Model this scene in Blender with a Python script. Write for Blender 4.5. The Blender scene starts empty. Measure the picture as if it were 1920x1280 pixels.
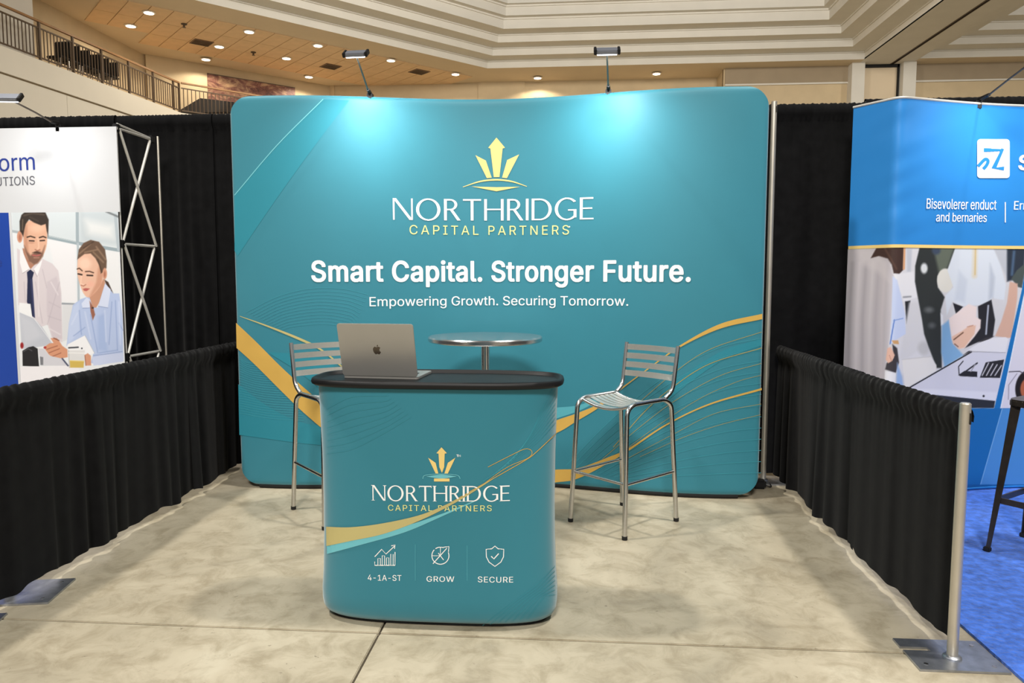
import bpy, bmesh, math, random
import numpy as np
from mathutils import Vector, Matrix

# ------------------------------------------------------------------ camera, world, lights, exposure
F_PX, CAM_H = 1390.0, 1.40
PITCH, YAW = math.atan(120 / F_PX), math.radians(4.5)
scene = bpy.context.scene
COL = scene.collection
cam_d = bpy.data.cameras.new('camera'); cam = bpy.data.objects.new('camera', cam_d); COL.objects.link(cam)
cam_d.sensor_width = 36.0; cam_d.lens = 36.0 * F_PX / 1920.0; cam_d.clip_end = 200
cam.location = (0, 0, CAM_H); cam.rotation_euler = (math.pi / 2 - PITCH, 0, YAW)
scene.camera = cam
world = bpy.data.worlds.new('hall_air'); scene.world = world; world.use_nodes = True
wb = world.node_tree.nodes['Background']; wb.inputs[0].default_value = (1.0, 0.965, 0.915, 1); wb.inputs[1].default_value = 0.37

def area_light(name, loc, target, size, power, col):
    d = bpy.data.lights.new(name, 'AREA'); d.shape = 'DISK'; d.size = size; d.energy = power; d.color = col
    o = bpy.data.objects.new(name, d); COL.objects.link(o); o.location = loc
    o.rotation_euler = (Vector(target) - Vector(loc)).to_track_quat('-Z', 'Y').to_euler()
    return o
WARM = (1.0, 0.955, 0.885)
# unseen high-bay lamps of the hall, plus a frontal fill aimed at the booth
area_light('unseen_hall_lamp', (-4.6, 2.6, 8.9), (-4.2, 2.9, 0), 0.55, 680, WARM)
area_light('unseen_hall_lamp', (3.6, 2.6, 8.9), (3.2, 2.9, 0), 0.55, 680, WARM)
area_light('unseen_hall_lamp', (-0.5, -6.0, 8.6), (-0.5, 2.5, 0.5), 2.0, 1500, WARM)  # fill lamp added behind the camera to brighten the counter and backdrop
area_light('unseen_hall_lamp', (-3.5, 14.0, 10.0), (-3.5, 24.0, 4), 2.2, 1050, WARM)
area_light('unseen_hall_lamp', (6.5, 14.0, 10.0), (6.5, 24.0, 4), 2.2, 1050, WARM)
area_light('unseen_hall_lamp', (17.5, 14.0, 10.0), (17.5, 24.0, 4), 2.2, 850, WARM)
vs = scene.view_settings
vs.view_transform = 'Standard'; vs.look = 'None'; vs.exposure = -0.38; vs.gamma = 1.0; vs.use_curve_mapping = False

# ------------------------------------------------------------------ survey: a sight line through a point of the photograph met with a real surface
_f = np.array([-math.sin(YAW) * math.cos(PITCH), math.cos(YAW) * math.cos(PITCH), -math.sin(PITCH)])
_r = np.array([math.cos(YAW), math.sin(YAW), 0.0]); _u = np.cross(_r, _f); _c = np.array([0, 0, CAM_H])
def sight(x, y): return _f + _r * (x - 960) / F_PX - _u * (y - 640) / F_PX
def at_z(x, y, z): d = sight(x, y); return _c + d * (z - CAM_H) / d[2]
def at_y(x, y, Y): d = sight(x, y); return _c + d * Y / d[1]
def at_x(x, y, X): d = sight(x, y); return _c + d * X / d[0]
def at_plane(x, y, p, n):
    d = sight(x, y); p = np.array(p, float); n = np.array(n, float); return _c + d * ((p - _c) @ n) / (d @ n)
def at_surf(x, y, Yf):
    Y = 4.0
    for _ in range(40):
        p = at_y(x, y, Y); Y = 0.5 * Y + 0.5 * Yf(p[0], p[2])
    return at_y(x, y, Y)
def seen(P):
    v = np.asarray(P, float) - _c; z = v @ _f
    return np.stack([960 + F_PX * (v @ _r) / z, 640 - F_PX * (v @ _u) / z], -1)

# ------------------------------------------------------------------ materials
def lin(c):
    c = np.asarray(c, float) / 255.0
    return np.where(c <= 0.04045, c / 12.92, ((c + 0.055) / 1.055) ** 2.4)
MATS = {}
def mat(name, rgb, rough=0.6, metal=0.0, var=0.0, scale=8.0, bump=0.0, bscale=200.0, spec=0.5, sheen=0.0, emit=0.0, stretch=None, aniso=0.0):
    if name in MATS: return MATS[name]
    m = bpy.data.materials.new(name); m.use_nodes = True; nt = m.node_tree; b = nt.nodes['Principled BSDF']
    l = lin(rgb); b.inputs['Base Color'].default_value = (*l, 1)
    b.inputs['Roughness'].default_value = rough; b.inputs['Metallic'].default_value = metal
    b.inputs['Specular IOR Level'].default_value = spec
    if sheen: b.inputs['Sheen Weight'].default_value = sheen
    if aniso: b.inputs['Anisotropic'].default_value = aniso
    if emit:
        b.inputs['Emission Color'].default_value = (*l, 1); b.inputs['Emission Strength'].default_value = emit
    tc = nt.nodes.new('ShaderNodeTexCoord'); src = tc.outputs['Object']
    if stretch:
        mp = nt.nodes.new('ShaderNodeMapping'); mp.inputs['Scale'].default_value = stretch
        nt.links.new(src, mp.inputs[0]); src = mp.outputs[0]
    if var:
        n = nt.nodes.new('ShaderNodeTexNoise'); n.inputs['Scale'].default_value = scale; n.inputs['Detail'].default_value = 5
        nt.links.new(src, n.inputs['Vector'])
        r = nt.nodes.new('ShaderNodeMapRange'); r.inputs[1].default_value = 0.3; r.inputs[2].default_value = 0.7
        r.inputs[3].default_value = 1 - var; r.inputs[4].default_value = 1 + var
        nt.links.new(n.outputs[0], r.inputs[0])
        mx = nt.nodes.new('ShaderNodeMix'); mx.data_type = 'RGBA'; mx.blend_type = 'MULTIPLY'; mx.inputs[0].default_value = 1
        mx.inputs[6].default_value = (*l, 1); nt.links.new(r.outputs[0], mx.inputs[7]); nt.links.new(mx.outputs[2], b.inputs['Base Color'])
    if bump:
        n = nt.nodes.new('ShaderNodeTexNoise'); n.inputs['Scale'].default_value = bscale; n.inputs['Detail'].default_value = 3
        nt.links.new(src, n.inputs['Vector'])
        bp = nt.nodes.new('ShaderNodeBump'); bp.inputs['Strength'].default_value = bump; bp.inputs['Distance'].default_value = 0.01
        nt.links.new(n.outputs[0], bp.inputs['Height']); nt.links.new(bp.outputs[0], b.inputs['Normal'])
    MATS[name] = m
    return m
def paint_mat(name, rough=0.6, spec=0.3):
    if name in MATS: return MATS[name]
    m = bpy.data.materials.new(name); m.use_nodes = True; nt = m.node_tree; b = nt.nodes['Principled BSDF']
    a = nt.nodes.new('ShaderNodeVertexColor'); a.layer_name = 'print'
    nt.links.new(a.outputs[0], b.inputs['Base Color']); b.inputs['Roughness'].default_value = rough; b.inputs['Specular IOR Level'].default_value = spec
    MATS[name] = m; return m

def concrete():
    m = bpy.data.materials.new('concrete'); m.use_nodes = True; nt = m.node_tree; b = nt.nodes['Principled BSDF']; L = nt.links.new
    g = nt.nodes.new('ShaderNodeNewGeometry')
    def noise(s, d, rough=.6, stretch=None):
        n = nt.nodes.new('ShaderNodeTexNoise'); n.inputs['Scale'].default_value = s; n.inputs['Detail'].default_value = d; n.inputs['Roughness'].default_value = rough
        n.inputs['Distortion'].default_value = 0.6
        L(g.outputs['Position'], n.inputs['Vector']); return n.outputs[0]
    def ramp(src, stops):
        r = nt.nodes.new('ShaderNodeValToRGB'); e = r.color_ramp.elements
        while len(e) < len(stops): e.new(0.5)
        for k, (p, c) in enumerate(stops): e[k].position = p; e[k].color = (*lin(c), 1)
        L(src, r.inputs[0]); return r.outputs[0]
    a = ramp(noise(1.3, 8, .62), [(.30, (150, 141, 122)), (.48, (178, 168, 146)), (.60, (190, 180, 158)), (.75, (203, 195, 174))])
    c = ramp(noise(7, 8, .7), [(.36, (205, 200, 190)), (.55, (255, 255, 255)), (.72, (255, 255, 255))])
    d = ramp(noise(34, 4, .6), [(.26, (110, 100, 88)), (.32, (255, 255, 255))])
    def mul(x, y, f):
        q = nt.nodes.new('ShaderNodeMix'); q.data_type = 'RGBA'; q.blend_type = 'MULTIPLY'; q.inputs[0].default_value = f
        L(x, q.inputs[6]); L(y, q.inputs[7]); return q.outputs[2]
    L(mul(mul(a, c, .65), d, .5), b.inputs['Base Color'])
    rr = nt.nodes.new('ShaderNodeMapRange'); rr.inputs[3].default_value = .28; rr.inputs[4].default_value = .55; L(noise(2.5, 6), rr.inputs[0]); L(rr.outputs[0], b.inputs['Roughness'])
    bp = nt.nodes.new('ShaderNodeBump'); bp.inputs['Strength'].default_value = .08; bp.inputs['Distance'].default_value = .01
    L(noise(18, 6), bp.inputs['Height']); L(bp.outputs[0], b.inputs['Normal'])
    b.inputs['Specular IOR Level'].default_value = .45
    MATS['concrete'] = m; return m
concrete()
mat('joint', (70, 62, 52), .9)
mat('cream', (208, 203, 192), .75, var=.03, scale=1.5)
mat('white_wall', (222, 216, 202), .75, var=.02, scale=1.2)
mat('tan', (194, 174, 140), .8, var=.05, scale=2)
mat('taupe', (152, 136, 112), .8, var=.05, scale=2)
mat('soffit', (208, 190, 162), .85, var=.03, scale=1)
mat('tile', (222, 190, 150), .9, var=.05, scale=3, bump=.2, bscale=60)
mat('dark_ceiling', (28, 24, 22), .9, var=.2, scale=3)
mat('bronze', (92, 76, 60), .5, .3, var=.1, scale=5)
mat('brown_rail', (150, 112, 74), .5, 0, var=.1, scale=5)
mat('vent', (120, 92, 66), .6, var=.1, scale=20)
mat('bulb', (255, 240, 215), .5, emit=9)
mat('ring_white', (225, 215, 200), .5, var=.03)
mat('teal', (38, 123, 142), .5, spec=.4, sheen=.45, var=.015, scale=5, bump=.04, bscale=900)
mat('teal_line', (62, 148, 165), .62, spec=.25, var=.015, scale=5)
mat('gold_dim', (158, 148, 92), .55, spec=.3, var=.04, scale=6)
mat('teal_light', (86, 168, 183), .62, spec=.25, var=.015, scale=5)
mat('teal_pale', (112, 190, 202), .62, spec=.25, var=.02, scale=5)
mat('teal_soft', (45, 132, 151), .62, spec=.25, var=.015, scale=5)
mat('gold', (205, 165, 82), .55, spec=.3, var=.04, scale=6)
mat('gold_bright', (238, 208, 130), .55, spec=.3, var=.03, scale=6)
mat('gold_pale', (190, 178, 120), .55, spec=.3, var=.03, scale=6)
mat('ink_white', (246, 248, 248), .5, spec=.3, var=.01)
mat('ink_yellow', (226, 226, 150), .5, spec=.3, var=.01)
mat('black_fabric', (16, 16, 17), .95, spec=.06, sheen=.06, var=.25, scale=14, bump=.12, bscale=700)
mat('black_plastic', (17, 17, 19), .5, spec=.3, var=.05, scale=30, bump=.03, bscale=400)
mat('black_matte', (14, 14, 15), .7, var=.1, scale=10)
mat('steel', (205, 205, 205), .24, 1.0, var=.04, scale=30, bump=.01, bscale=200)
mat('brushed', (226, 225, 220), .36, .82, var=.06, scale=20, stretch=(1, 40, 40))
mat('alu', (206, 200, 188), .42, .85, var=.05, scale=12)
mat('alu_white', (214, 212, 206), .45, .35, var=.04, scale=12)
mat('galv', (168, 172, 180), .38, .9, var=.18, scale=25)
mat('gun', (92, 84, 76), .38, .85, var=.18, scale=14)
mat('laptop', (176, 174, 169), .4, .6, var=.02, scale=10)
mat('laptop_logo', (96, 88, 80), .2, .8, var=.02)
mat('keys', (40, 40, 44), .6, var=.05)
mat('screen', (12, 13, 16), .12, var=.02)
mat('lamp_glass', (235, 242, 255), .4, emit=7)
mat('lamp_shell', (128, 132, 142), .4, .6, var=.05)
mat('panel_white', (206, 209, 215), .5, spec=.35, var=.012, scale=3, bump=.03, bscale=6)
mat('panel_blue', (26, 66, 160), .5, spec=.35, var=.03, scale=2)
mat('ink_navy', (36, 58, 140), .5, var=.01)
mat('ink_grey', (92, 94, 104), .5, var=.01)
mat('sky_panel', (42, 132, 208), .5, spec=.35, var=.04, scale=2.5, bump=.05, bscale=5)
mat('carpet', (62, 110, 208), .95, spec=.05, var=.35, scale=26, bump=.9, bscale=60, sheen=.2)
mat('kiosk', (40, 38, 38), .6, var=.1)
paint_mat('poster')
def mural():
    m = bpy.data.materials.new('mural'); m.use_nodes = True; nt = m.node_tree; b = nt.nodes['Principled BSDF']
    tc = nt.nodes.new('ShaderNodeTexCoord'); mp = nt.nodes.new('ShaderNodeMapping'); mp.inputs['Rotation'].default_value = (.4, .5, .7); mp.inputs['Scale'].default_value = (1, 1, 2.2)
    n = nt.nodes.new('ShaderNodeTexNoise'); n.inputs['Scale'].default_value = 1.7; n.inputs['Detail'].default_value = 9; n.inputs['Roughness'].default_value = .72; n.inputs['Distortion'].default_value = 1.5
    r = nt.nodes.new('ShaderNodeValToRGB'); e = r.color_ramp.elements
    for k, (p, c) in enumerate([(.32, (48, 28, 30)), (.45, (112, 66, 52)), (.55, (140, 102, 84)), (.68, (196, 160, 120))]):
        if k > 1: e.new(.5)
        e[k].position = p; e[k].color = (*lin(c), 1)
    nt.links.new(tc.outputs['Object'], mp.inputs[0]); nt.links.new(mp.outputs[0], n.inputs['Vector']); nt.links.new(n.outputs[0], r.inputs[0]); nt.links.new(r.outputs[0], b.inputs['Base Color'])
    MATS['mural'] = m
mural()
def swirl():
    m = mat('swirl_steel', (206, 210, 216), .2, 1.0); nt = m.node_tree; b = nt.nodes['Principled BSDF']
    tc = nt.nodes.new('ShaderNodeTexCoord'); v = nt.nodes.new('ShaderNodeTexVoronoi'); v.inputs['Scale'].default_value = 34; v.inputs['Randomness'].default_value = .15
    w = nt.nodes.new('ShaderNodeMath'); w.operation = 'SINE'; k = nt.nodes.new('ShaderNodeMath'); k.operation = 'MULTIPLY'; k.inputs[1].default_value = 40
    bp = nt.nodes.new('ShaderNodeBump'); bp.inputs['Strength'].default_value = .25; bp.inputs['Distance'].default_value = .004
    L = nt.links.new; L(tc.outputs['Object'], v.inputs['Vector']); L(v.outputs['Distance'], k.inputs[0]); L(k.outputs[0], w.inputs[0]); L(w.outputs[0], bp.inputs['Height']); L(bp.outputs[0], b.inputs['Normal'])
swirl()

# ------------------------------------------------------------------ mesh helpers
class MB:
    def __init__(s): s.v = []; s.f = []
    def add(s, vs, fs):
        o = len(s.v); s.v += [tuple(float(c) for c in v) for v in vs]; s.f += [tuple(i + o for i in f) for f in fs]; return s
    def box(s, c, d):
        x, y, z = (k / 2 for k in d)
        vs = [(c[0] + i * x, c[1] + j * y, c[2] + k * z) for i in (-1, 1) for j in (-1, 1) for k in (-1, 1)]
        return s.add(vs, [(0, 1, 3, 2), (4, 6, 7, 5), (0, 4, 5, 1), (2, 3, 7, 6), (0, 2, 6, 4), (1, 5, 7, 3)])
    def bar(s, p, q, w, h=None, upv=(0, 0, 1)):
        p, q = Vector(p), Vector(q); h = h or w; d = (q - p).normalized(); u = Vector(upv)
        if abs(d.dot(u)) > .98: u = Vector((0, 1, 0))
        a = d.cross(u).normalized(); b = a.cross(d).normalized()
        vs = [e + a * i * w / 2 + b * j * h / 2 for e in (p, q) for i, j in ((-1, -1), (1, -1), (1, 1), (-1, 1))]
        return s.add(vs, [(0, 1, 2, 3), (7, 6, 5, 4), (0, 4, 5, 1), (1, 5, 6, 2), (2, 6, 7, 3), (3, 7, 4, 0)])
    def tube(s, pts, r, n=10, cap=True):
        pts = [Vector(p) for p in pts]; rs = r if isinstance(r, (list, tuple)) else [r] * len(pts)
        T = [(pts[min(i + 1, len(pts) - 1)] - pts[max(i - 1, 0)]).normalized() for i in range(len(pts))]
        a = T[0].orthogonal().normalized(); vs = []; fs = []
        for i, p in enumerate(pts):
            a = (a - T[i] * a.dot(T[i])).normalized(); b = T[i].cross(a)
            for k in range(n):
                t = 2 * math.pi * k / n; vs.append(p + (a * math.cos(t) + b * math.sin(t)) * rs[i])
        for i in range(len(pts) - 1):
            for k in range(n): fs.append((i * n + k, i * n + (k + 1) % n, (i + 1) * n + (k + 1) % n, (i + 1) * n + k))
        if cap: fs += [tuple(range(n))[::-1], tuple(range((len(pts) - 1) * n, len(pts) * n))]
        return s.add(vs, fs)
    def lathe(s, prof, c=(0, 0, 0), n=32):
        vs = []; fs = []
        for r, z in prof:
            for k in range(n):
                t = 2 * math.pi * k / n; vs.append((c[0] + r * math.cos(t), c[1] + r * math.sin(t), c[2] + z))
        for i in range(len(prof) - 1):
            for k in range(n): fs.append((i * n + k, i * n + (k + 1) % n, (i + 1) * n + (k + 1) % n, (i + 1) * n + k))
        fs += [tuple(range(n))[::-1], tuple(range((len(prof) - 1) * n, len(prof) * n))]
        return s.add(vs, fs)
    def prism(s, poly, a, b, axis=2):
        n = len(poly)
        def mk(p, h):
            q = list(p); q.insert(axis, h); return tuple(q)
        vs = [mk(p, a) for p in poly] + [mk(p, b) for p in poly]
        return s.add(vs, [tuple(range(n))[::-1], tuple(range(n, 2 * n))] + [(k, (k + 1) % n, n + (k + 1) % n, n + k) for k in range(n)])
    def build(s, name, m, parent=None, smooth=False, bevel=0):
        me = bpy.data.meshes.new(name); me.from_pydata(s.v, [], s.f)
        bm = bmesh.new(); bm.from_mesh(me)
        bmesh.ops.recalc_face_normals(bm, faces=bm.faces)
        if bevel: bmesh.ops.bevel(bm, geom=bm.edges[:], offset=bevel, segments=2, affect='EDGES', clamp_overlap=True)
        bm.to_mesh(me); bm.free(); me.update()
        return link(name, me, m, parent, smooth)
def link(name, me, m, parent=None, smooth=False):
    me.materials.clear(); me.materials.append(MATS[m] if isinstance(m, str) else m)
    if smooth:
        me.polygons.foreach_set('use_smooth', [True] * len(me.polygons))
        try: me.set_sharp_from_angle(angle=math.radians(40))
        except Exception: pass
    o = bpy.data.objects.new(name, me); COL.objects.link(o)
    if parent is not None: o.parent = parent
    return o
def thing(name, label, cat, loc=(0, 0, 0), rz=0.0, group=None):
    o = bpy.data.objects.new(name, None); COL.objects.link(o); o.location = loc; o.rotation_euler = (0, 0, rz); o.empty_display_size = .1
    return tag(o, label, cat, group)
def tag(o, label, cat, group=None):
    o['label'] = label; o['category'] = cat
    if group: o['group'] = group
    return o
def struct(o, label=None):
    o['kind'] = 'structure'
    if label: o['label'] = label
    return o
def root_struct(name, loc=(0, 0, 0)):
    o = bpy.data.objects.new(name, None); COL.objects.link(o); o.location = loc; return struct(o)
def copy_tree(o, parent=None):
    c = o.copy(); COL.objects.link(c)
    if parent is not None: c.parent = parent
    for ch in list(o.children): copy_tree(ch, c)
    return c
def smooth_path(pts, n=8):
    pts = [np.array(p, float) for p in pts]; P = [2 * pts[0] - pts[1]] + pts + [2 * pts[-1] - pts[-2]]; out = []
    for i in range(1, len(P) - 2):
        for k in range(n):
            t = k / n; a, b, c, d = P[i - 1:i + 3]
            out.append(.5 * ((2 * b) + (c - a) * t + (2 * a - 5 * b + 4 * c - d) * t * t + (-a + 3 * b - 3 * c + d) * t ** 3))
    out.append(pts[-1]); return out
def fillet(pts, r, n=5):
    pts = [Vector(p) for p in pts]; out = [pts[0]]
    for i in range(1, len(pts) - 1):
        a, b, c = pts[i - 1], pts[i], pts[i + 1]; d1, d2 = a - b, c - b
        k = min(r, d1.length * .48, d2.length * .48); p, q = b + d1.normalized() * k, b + d2.normalized() * k
        for j in range(n + 1):
            t = j / n; out.append(p * (1 - t) ** 2 + b * 2 * t * (1 - t) + q * t * t)
    out.append(pts[-1]); return out

# ------------------------------------------------------------------ lettering and printed artwork
def load_font():
    import os
    try: return bpy.data.fonts.load(os.path.join(bpy.utils.system_resource('DATAFILES'), 'fonts', 'Inter.woff2'))
    except Exception: return None
FONT = load_font()
def scan(groups, dy, bold=0.0):
    """outline groups -> flat horizontal strips without any overlap (non-zero winding inside a group, union between groups)"""
    E = [np.array([(a[0], a[1], b[0], b[1]) for c in g for a, b in zip(c, list(c[1:]) + [c[0]]) if a[1] != b[1]], float) for g in groups]
    E = [e for e in E if len(e)]; lo = min(min(e[:, 1].min(), e[:, 3].min()) for e in E); hi = max(max(e[:, 1].max(), e[:, 3].max()) for e in E)
    n = int(math.ceil((hi - lo) / dy)); rows = [[] for _ in range(n)]
    for e in E:
        a, b = min(e[:, 1].min(), e[:, 3].min()), max(e[:, 1].max(), e[:, 3].max())
        for r in range(max(0, int((a - lo) / dy) - 1), min(n, int((b - lo) / dy) + 2)):
            y = lo + (r + .5) * dy; m = (e[:, 1] > y) != (e[:, 3] > y)
            if not m.any(): continue
            q = e[m]; x = q[:, 0] + (q[:, 2] - q[:, 0]) * (y - q[:, 1]) / (q[:, 3] - q[:, 1]); d = np.where(q[:, 3] > q[:, 1], 1, -1); o = np.argsort(x); w = 0
            for k in o:
                if w == 0: st = x[k]
                w += d[k]
                if w == 0: rows[r].append((st, x[k]))
    m = int(bold * .75 / dy); vs, fs = [], []
    for r in range(-m, n + m):
        iv = []
        for k in range(-m, m + 1):
            if 0 <= r + k < n:
                ex = bold * math.sqrt(max(0, 1 - (k / (m + .5)) ** 2)) if bold else 0
                iv += [(a - ex, b + ex) for a, b in rows[r + k]]
        iv.sort(); out = []
        for a, b in iv:
            if out and a <= out[-1][1] + 1e-9: out[-1][1] = max(out[-1][1], b)
            else: out.append([a, b])
        y0, y1 = lo + r * dy, lo + (r + 1) * dy
        for a, b in out: fs.append(tuple(range(len(vs), len(vs) + 4))); vs += [(a, y0), (b, y0), (b, y1), (a, y1)]
    return vs, fs
def solid(art, rows=70):
    vs, fs = art; z = [v[1] for v in vs]
    return scan([[[vs[i] for i in f]] for f in fs], (max(z) - min(z)) / rows)
def text_polys(s, bold=0.0, track=1.0, dy=.0075):
    cu = bpy.data.curves.new('t', 'FONT'); cu.body = s; cu.size = 1.0; cu.space_character = track
    if FONT: cu.font = FONT
    o = bpy.data.objects.new('t', cu); COL.objects.link(o); bpy.context.view_layer.update()
    c2 = o.to_curve(bpy.context.evaluated_depsgraph_get()); cont = []
    for sp in c2.splines:
        P = sp.bezier_points; pts = []
        for a, b in zip(P, list(P[1:]) + [P[0]]):
            p0, p1, p2, p3 = (np.array(v[:2]) for v in (a.co, a.handle_right, b.handle_left, b.co))
            for k in range(6): t = k / 6; pts.append(tuple(p0 * (1 - t) ** 3 + 3 * p1 * t * (1 - t) ** 2 + 3 * p2 * t * t * (1 - t) + p3 * t ** 3))
        if len(pts) > 2: cont.append(pts)
    o.to_curve_clear(); bpy.data.objects.remove(o); bpy.data.curves.remove(cu)
    return scan([cont], dy, bold)
CAP = .509
def ring(cx, cy, rx, ry, tx, ty, a0=0, a1=360, n=28):
    o = []
    for k in range(n):
        t0, t1 = (math.radians(a0 + (a1 - a0) * (k + j) / n) for j in (0, 1))
        o.append([(cx + rx * math.cos(t0), cy + ry * math.sin(t0)), (cx + rx * math.cos(t1), cy + ry * math.sin(t1)),
                  (cx + (rx - tx) * math.cos(t1), cy + (ry - ty) * math.sin(t1)), (cx + (rx - tx) * math.cos(t0), cy + (ry - ty) * math.sin(t0))])
    return o
def rect(x0, y0, x1, y1): return [(x0, y0), (x1, y0), (x1, y1), (x0, y1)]
def roman(word, serif=False, gap=.13):
    k, n = .115, .065; P = []; x = 0
    def foot(cx, y, w=.2):
        if serif: P.append(rect(x + cx - w / 2, y, x + cx + w / 2, y + .035))
    for ch in word:
        q = lambda *pts: P.append([(x + a, b) for a, b in pts])
        if ch == 'N':
            w = .80; q((0, 0), (n, 0), (n, 1), (0, 1)); q((w - n, 0), (w, 0), (w, 1), (w - n, 1)); q((0, 1), (k * 1.15, 1), (w, 0), (w - k * 1.15, 0)); foot(n / 2, 0); foot(0, .965, .14); foot(w - n / 2, .965)
        elif ch == 'O':
            w = 1.0; P += [[(x + a, b) for a, b in r] for r in ring(w / 2, .5, w / 2, .52, k * 1.1, n)]
        elif ch == 'R':
            w = .68; q((.02, 0), (.02 + k, 0), (.02 + k, 1), (.02, 1)); P += [[(x + a, b) for a, b in r] for r in ring(.28, .74, .29, .26, k, n, -90, 90, 14)]
            P.append(rect(x + .05, 1 - n, x + .28, 1)); P.append(rect(x + .05, .48, x + .28, .48 + n)); q((.26, .50), (.39, .50), (w + .03, 0), (w - .11, 0)); foot(.08, 0); foot(w - .02, 0, .16)
        elif ch == 'T':
            w = .76; P.append(rect(x, 1 - n, x + w, 1)); P.append(rect(x + w / 2 - k / 2, 0, x + w / 2 + k / 2, 1)); foot(w / 2, 0, .24)
            if serif: P.append(rect(x, .87, x + .03, 1)); P.append(rect(x + w - .03, .87, x + w, 1))
        elif ch == 'H':
            w = .82; P.append(rect(x, 0, x + k, 1)); P.append(rect(x + w - k, 0, x + w, 1)); P.append(rect(x, .49, x + w, .49 + n))
            for c in (k / 2, w - k / 2): foot(c, 0, .22); foot(c, .965, .22)
        elif ch == 'I':
            w = k; P.append(rect(x, 0, x + k, 1)); foot(k / 2, 0, .22); foot(k / 2, .965, .22)
        elif ch == 'D':
            w = .84; P.append(rect(x, 0, x + k, 1)); P += [[(x + a, b) for a, b in r] for r in ring(.34, .5, .5, .5, k * 1.1, n, -90, 90, 20)]; P.append(rect(x, 0, x + .34, n)); P.append(rect(x, 1 - n, x + .34, 1)); foot(.03, 0, .16); foot(.03, .965, .16)
        elif ch == 'G':
            w = .90; P += [[(x + a, b) for a, b in r] for r in ring(.5, .5, .5, .52, k * 1.1, n, 42, 318, 24)]; P.append(rect(x + .78, .1, x + .78 + k, .46)); P.append(rect(x + .55, .42, x + .78 + k, .42 + n))
        else:
            w = .56; P.append(rect(x, 0, x + k, 1)); P.append(rect(x, 0, x + w, n)); P.append(rect(x, .48, x + w * .9, .48 + n)); P.append(rect(x, 1 - n, x + w * .97, 1)); foot(.03, 0, .16); foot(.03, .965, .16)
        x += w + gap
    return scan([[p] for p in P], .0125)
def fit(art, surf, l, r, base, capz, cap=None):
    """scale flat artwork so that it spans photo points l..r at baseline, capital height given by the photo line capz"""
    vs, fs = art; a = np.array(vs); x0, x1 = a[:, 0].min(), a[:, 0].max(); H = cap if cap else a[:, 1].max()
    A = at_surf(l, base[0], surf); B = at_surf(r, base[1], surf); T = at_surf((l + r) / 2, capz, surf); zb = (A[2] + B[2]) / 2
    sx = (B[0] - A[0]) / (x1 - x0); sz = (T[2] - zb) / H
    out = [(A[0] + (u - x0) * sx, A[2] + (B[2] - A[2]) * (u - x0) / (x1 - x0) + w * sz) for u, w in vs]
    return out, fs
def decal(name, art, surf, m, parent, off=.002, step=.04, nrm=None):
    """lay flat (x, z) artwork on a surface y = surf(x, z), cut finely enough to follow its curve"""
    vs, fs = art; me = bpy.data.meshes.new(name); me.from_pydata([(x, 0, z) for x, z in vs], [], fs)
    bm = bmesh.new(); bm.from_mesh(me); bmesh.ops.triangulate(bm, faces=bm.faces); bm.to_mesh(me); bm.free()
    co = [(v.co.x, v.co.z) for v in me.vertices]; V, Fc = [], []
    def clip(p, xc, keep):                                   # keep the side of x = xc
        out = []
        for (a, b), (c, d) in zip(p, p[1:] + p[:1]):
            ia, ic = (a - xc) * keep >= 0, (c - xc) * keep >= 0
            if ia: out.append((a, b))
            if ia != ic: t = (xc - a) / (c - a); out.append((xc, b + (d - b) * t))
        return out
    for f in me.polygons:
        p = [co[k] for k in f.vertices]; k0, k1 = math.floor(min(q[0] for q in p) / step), math.floor(max(q[0] for q in p) / step)
        for k in range(k0, k1 + 1):
            q = p
            if k > k0: q = clip(q, k * step, 1)
            if k < k1 and len(q) > 2: q = clip(q, (k + 1) * step, -1)
            if len(q) < 3: continue
            if sum(a * d - c * b for (a, b), (c, d) in zip(q, q[1:] + q[:1])) < 0: q = q[::-1]
            Fc.append(tuple(range(len(V), len(V) + len(q)))); V += q
    W = []
    for x, z in V:
        h = .004; sl = (surf(x + h, z) - surf(x - h, z)) / (2 * h); l = math.hypot(1, sl); W.append((x + sl / l * off, surf(x, z) - off / l, z))
    bpy.data.meshes.remove(me); me = bpy.data.meshes.new(name); me.from_pydata(W, [], Fc); o = link(name, me, m, parent)
    if name.endswith('lines'): o['kind'] = 'stuff'
    return o
def words(art, gap):
    """split lettering into its words at the wide gaps"""
    vs, fs = art; par = list(range(len(vs)))
    def find(a):
        while par[a] != a: par[a] = par[par[a]]; a = par[a]
        return a
    for f in fs:
        for b in f[1:]: par[find(b)] = find(f[0])
    sp = {}
    for i, (x, z) in enumerate(vs): k = find(i); a, b = sp.get(k, (x, x)); sp[k] = (min(a, x), max(b, x))
    iv = sorted(sp.items(), key=lambda q: q[1][0]); grp = []; end = -1e9
    for k, (a, b) in iv:
        if a > end + gap: grp.append(set())
        grp[-1].add(k); end = max(end, b)
    out = []
    for g_ in grp:
        idx = {}; V = []; Fc = []
        for f in fs:
            if find(f[0]) in g_:
                for i in f:
                    if i not in idx: idx[i] = len(V); V.append(vs[i])
                Fc.append(tuple(idx[i] for i in f))
        out.append((V, Fc))
    return out
def ppoly(pts, surf):
    o = [at_surf(x, y, surf) for x, y in pts]; return [(p[0], p[2]) for p in o], [tuple(range(len(o)))]
def pribbon(top, bot, surf, n=8):
    t, b = smooth_path(top, n), smooth_path(bot, n); P = [at_surf(*p, surf) for p in t] + [at_surf(*p, surf) for p in b]; k = len(t)
    return [(p[0], p[2]) for p in P], [(i, i + 1, k + i + 1, k + i) for i in range(k - 1)]
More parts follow.
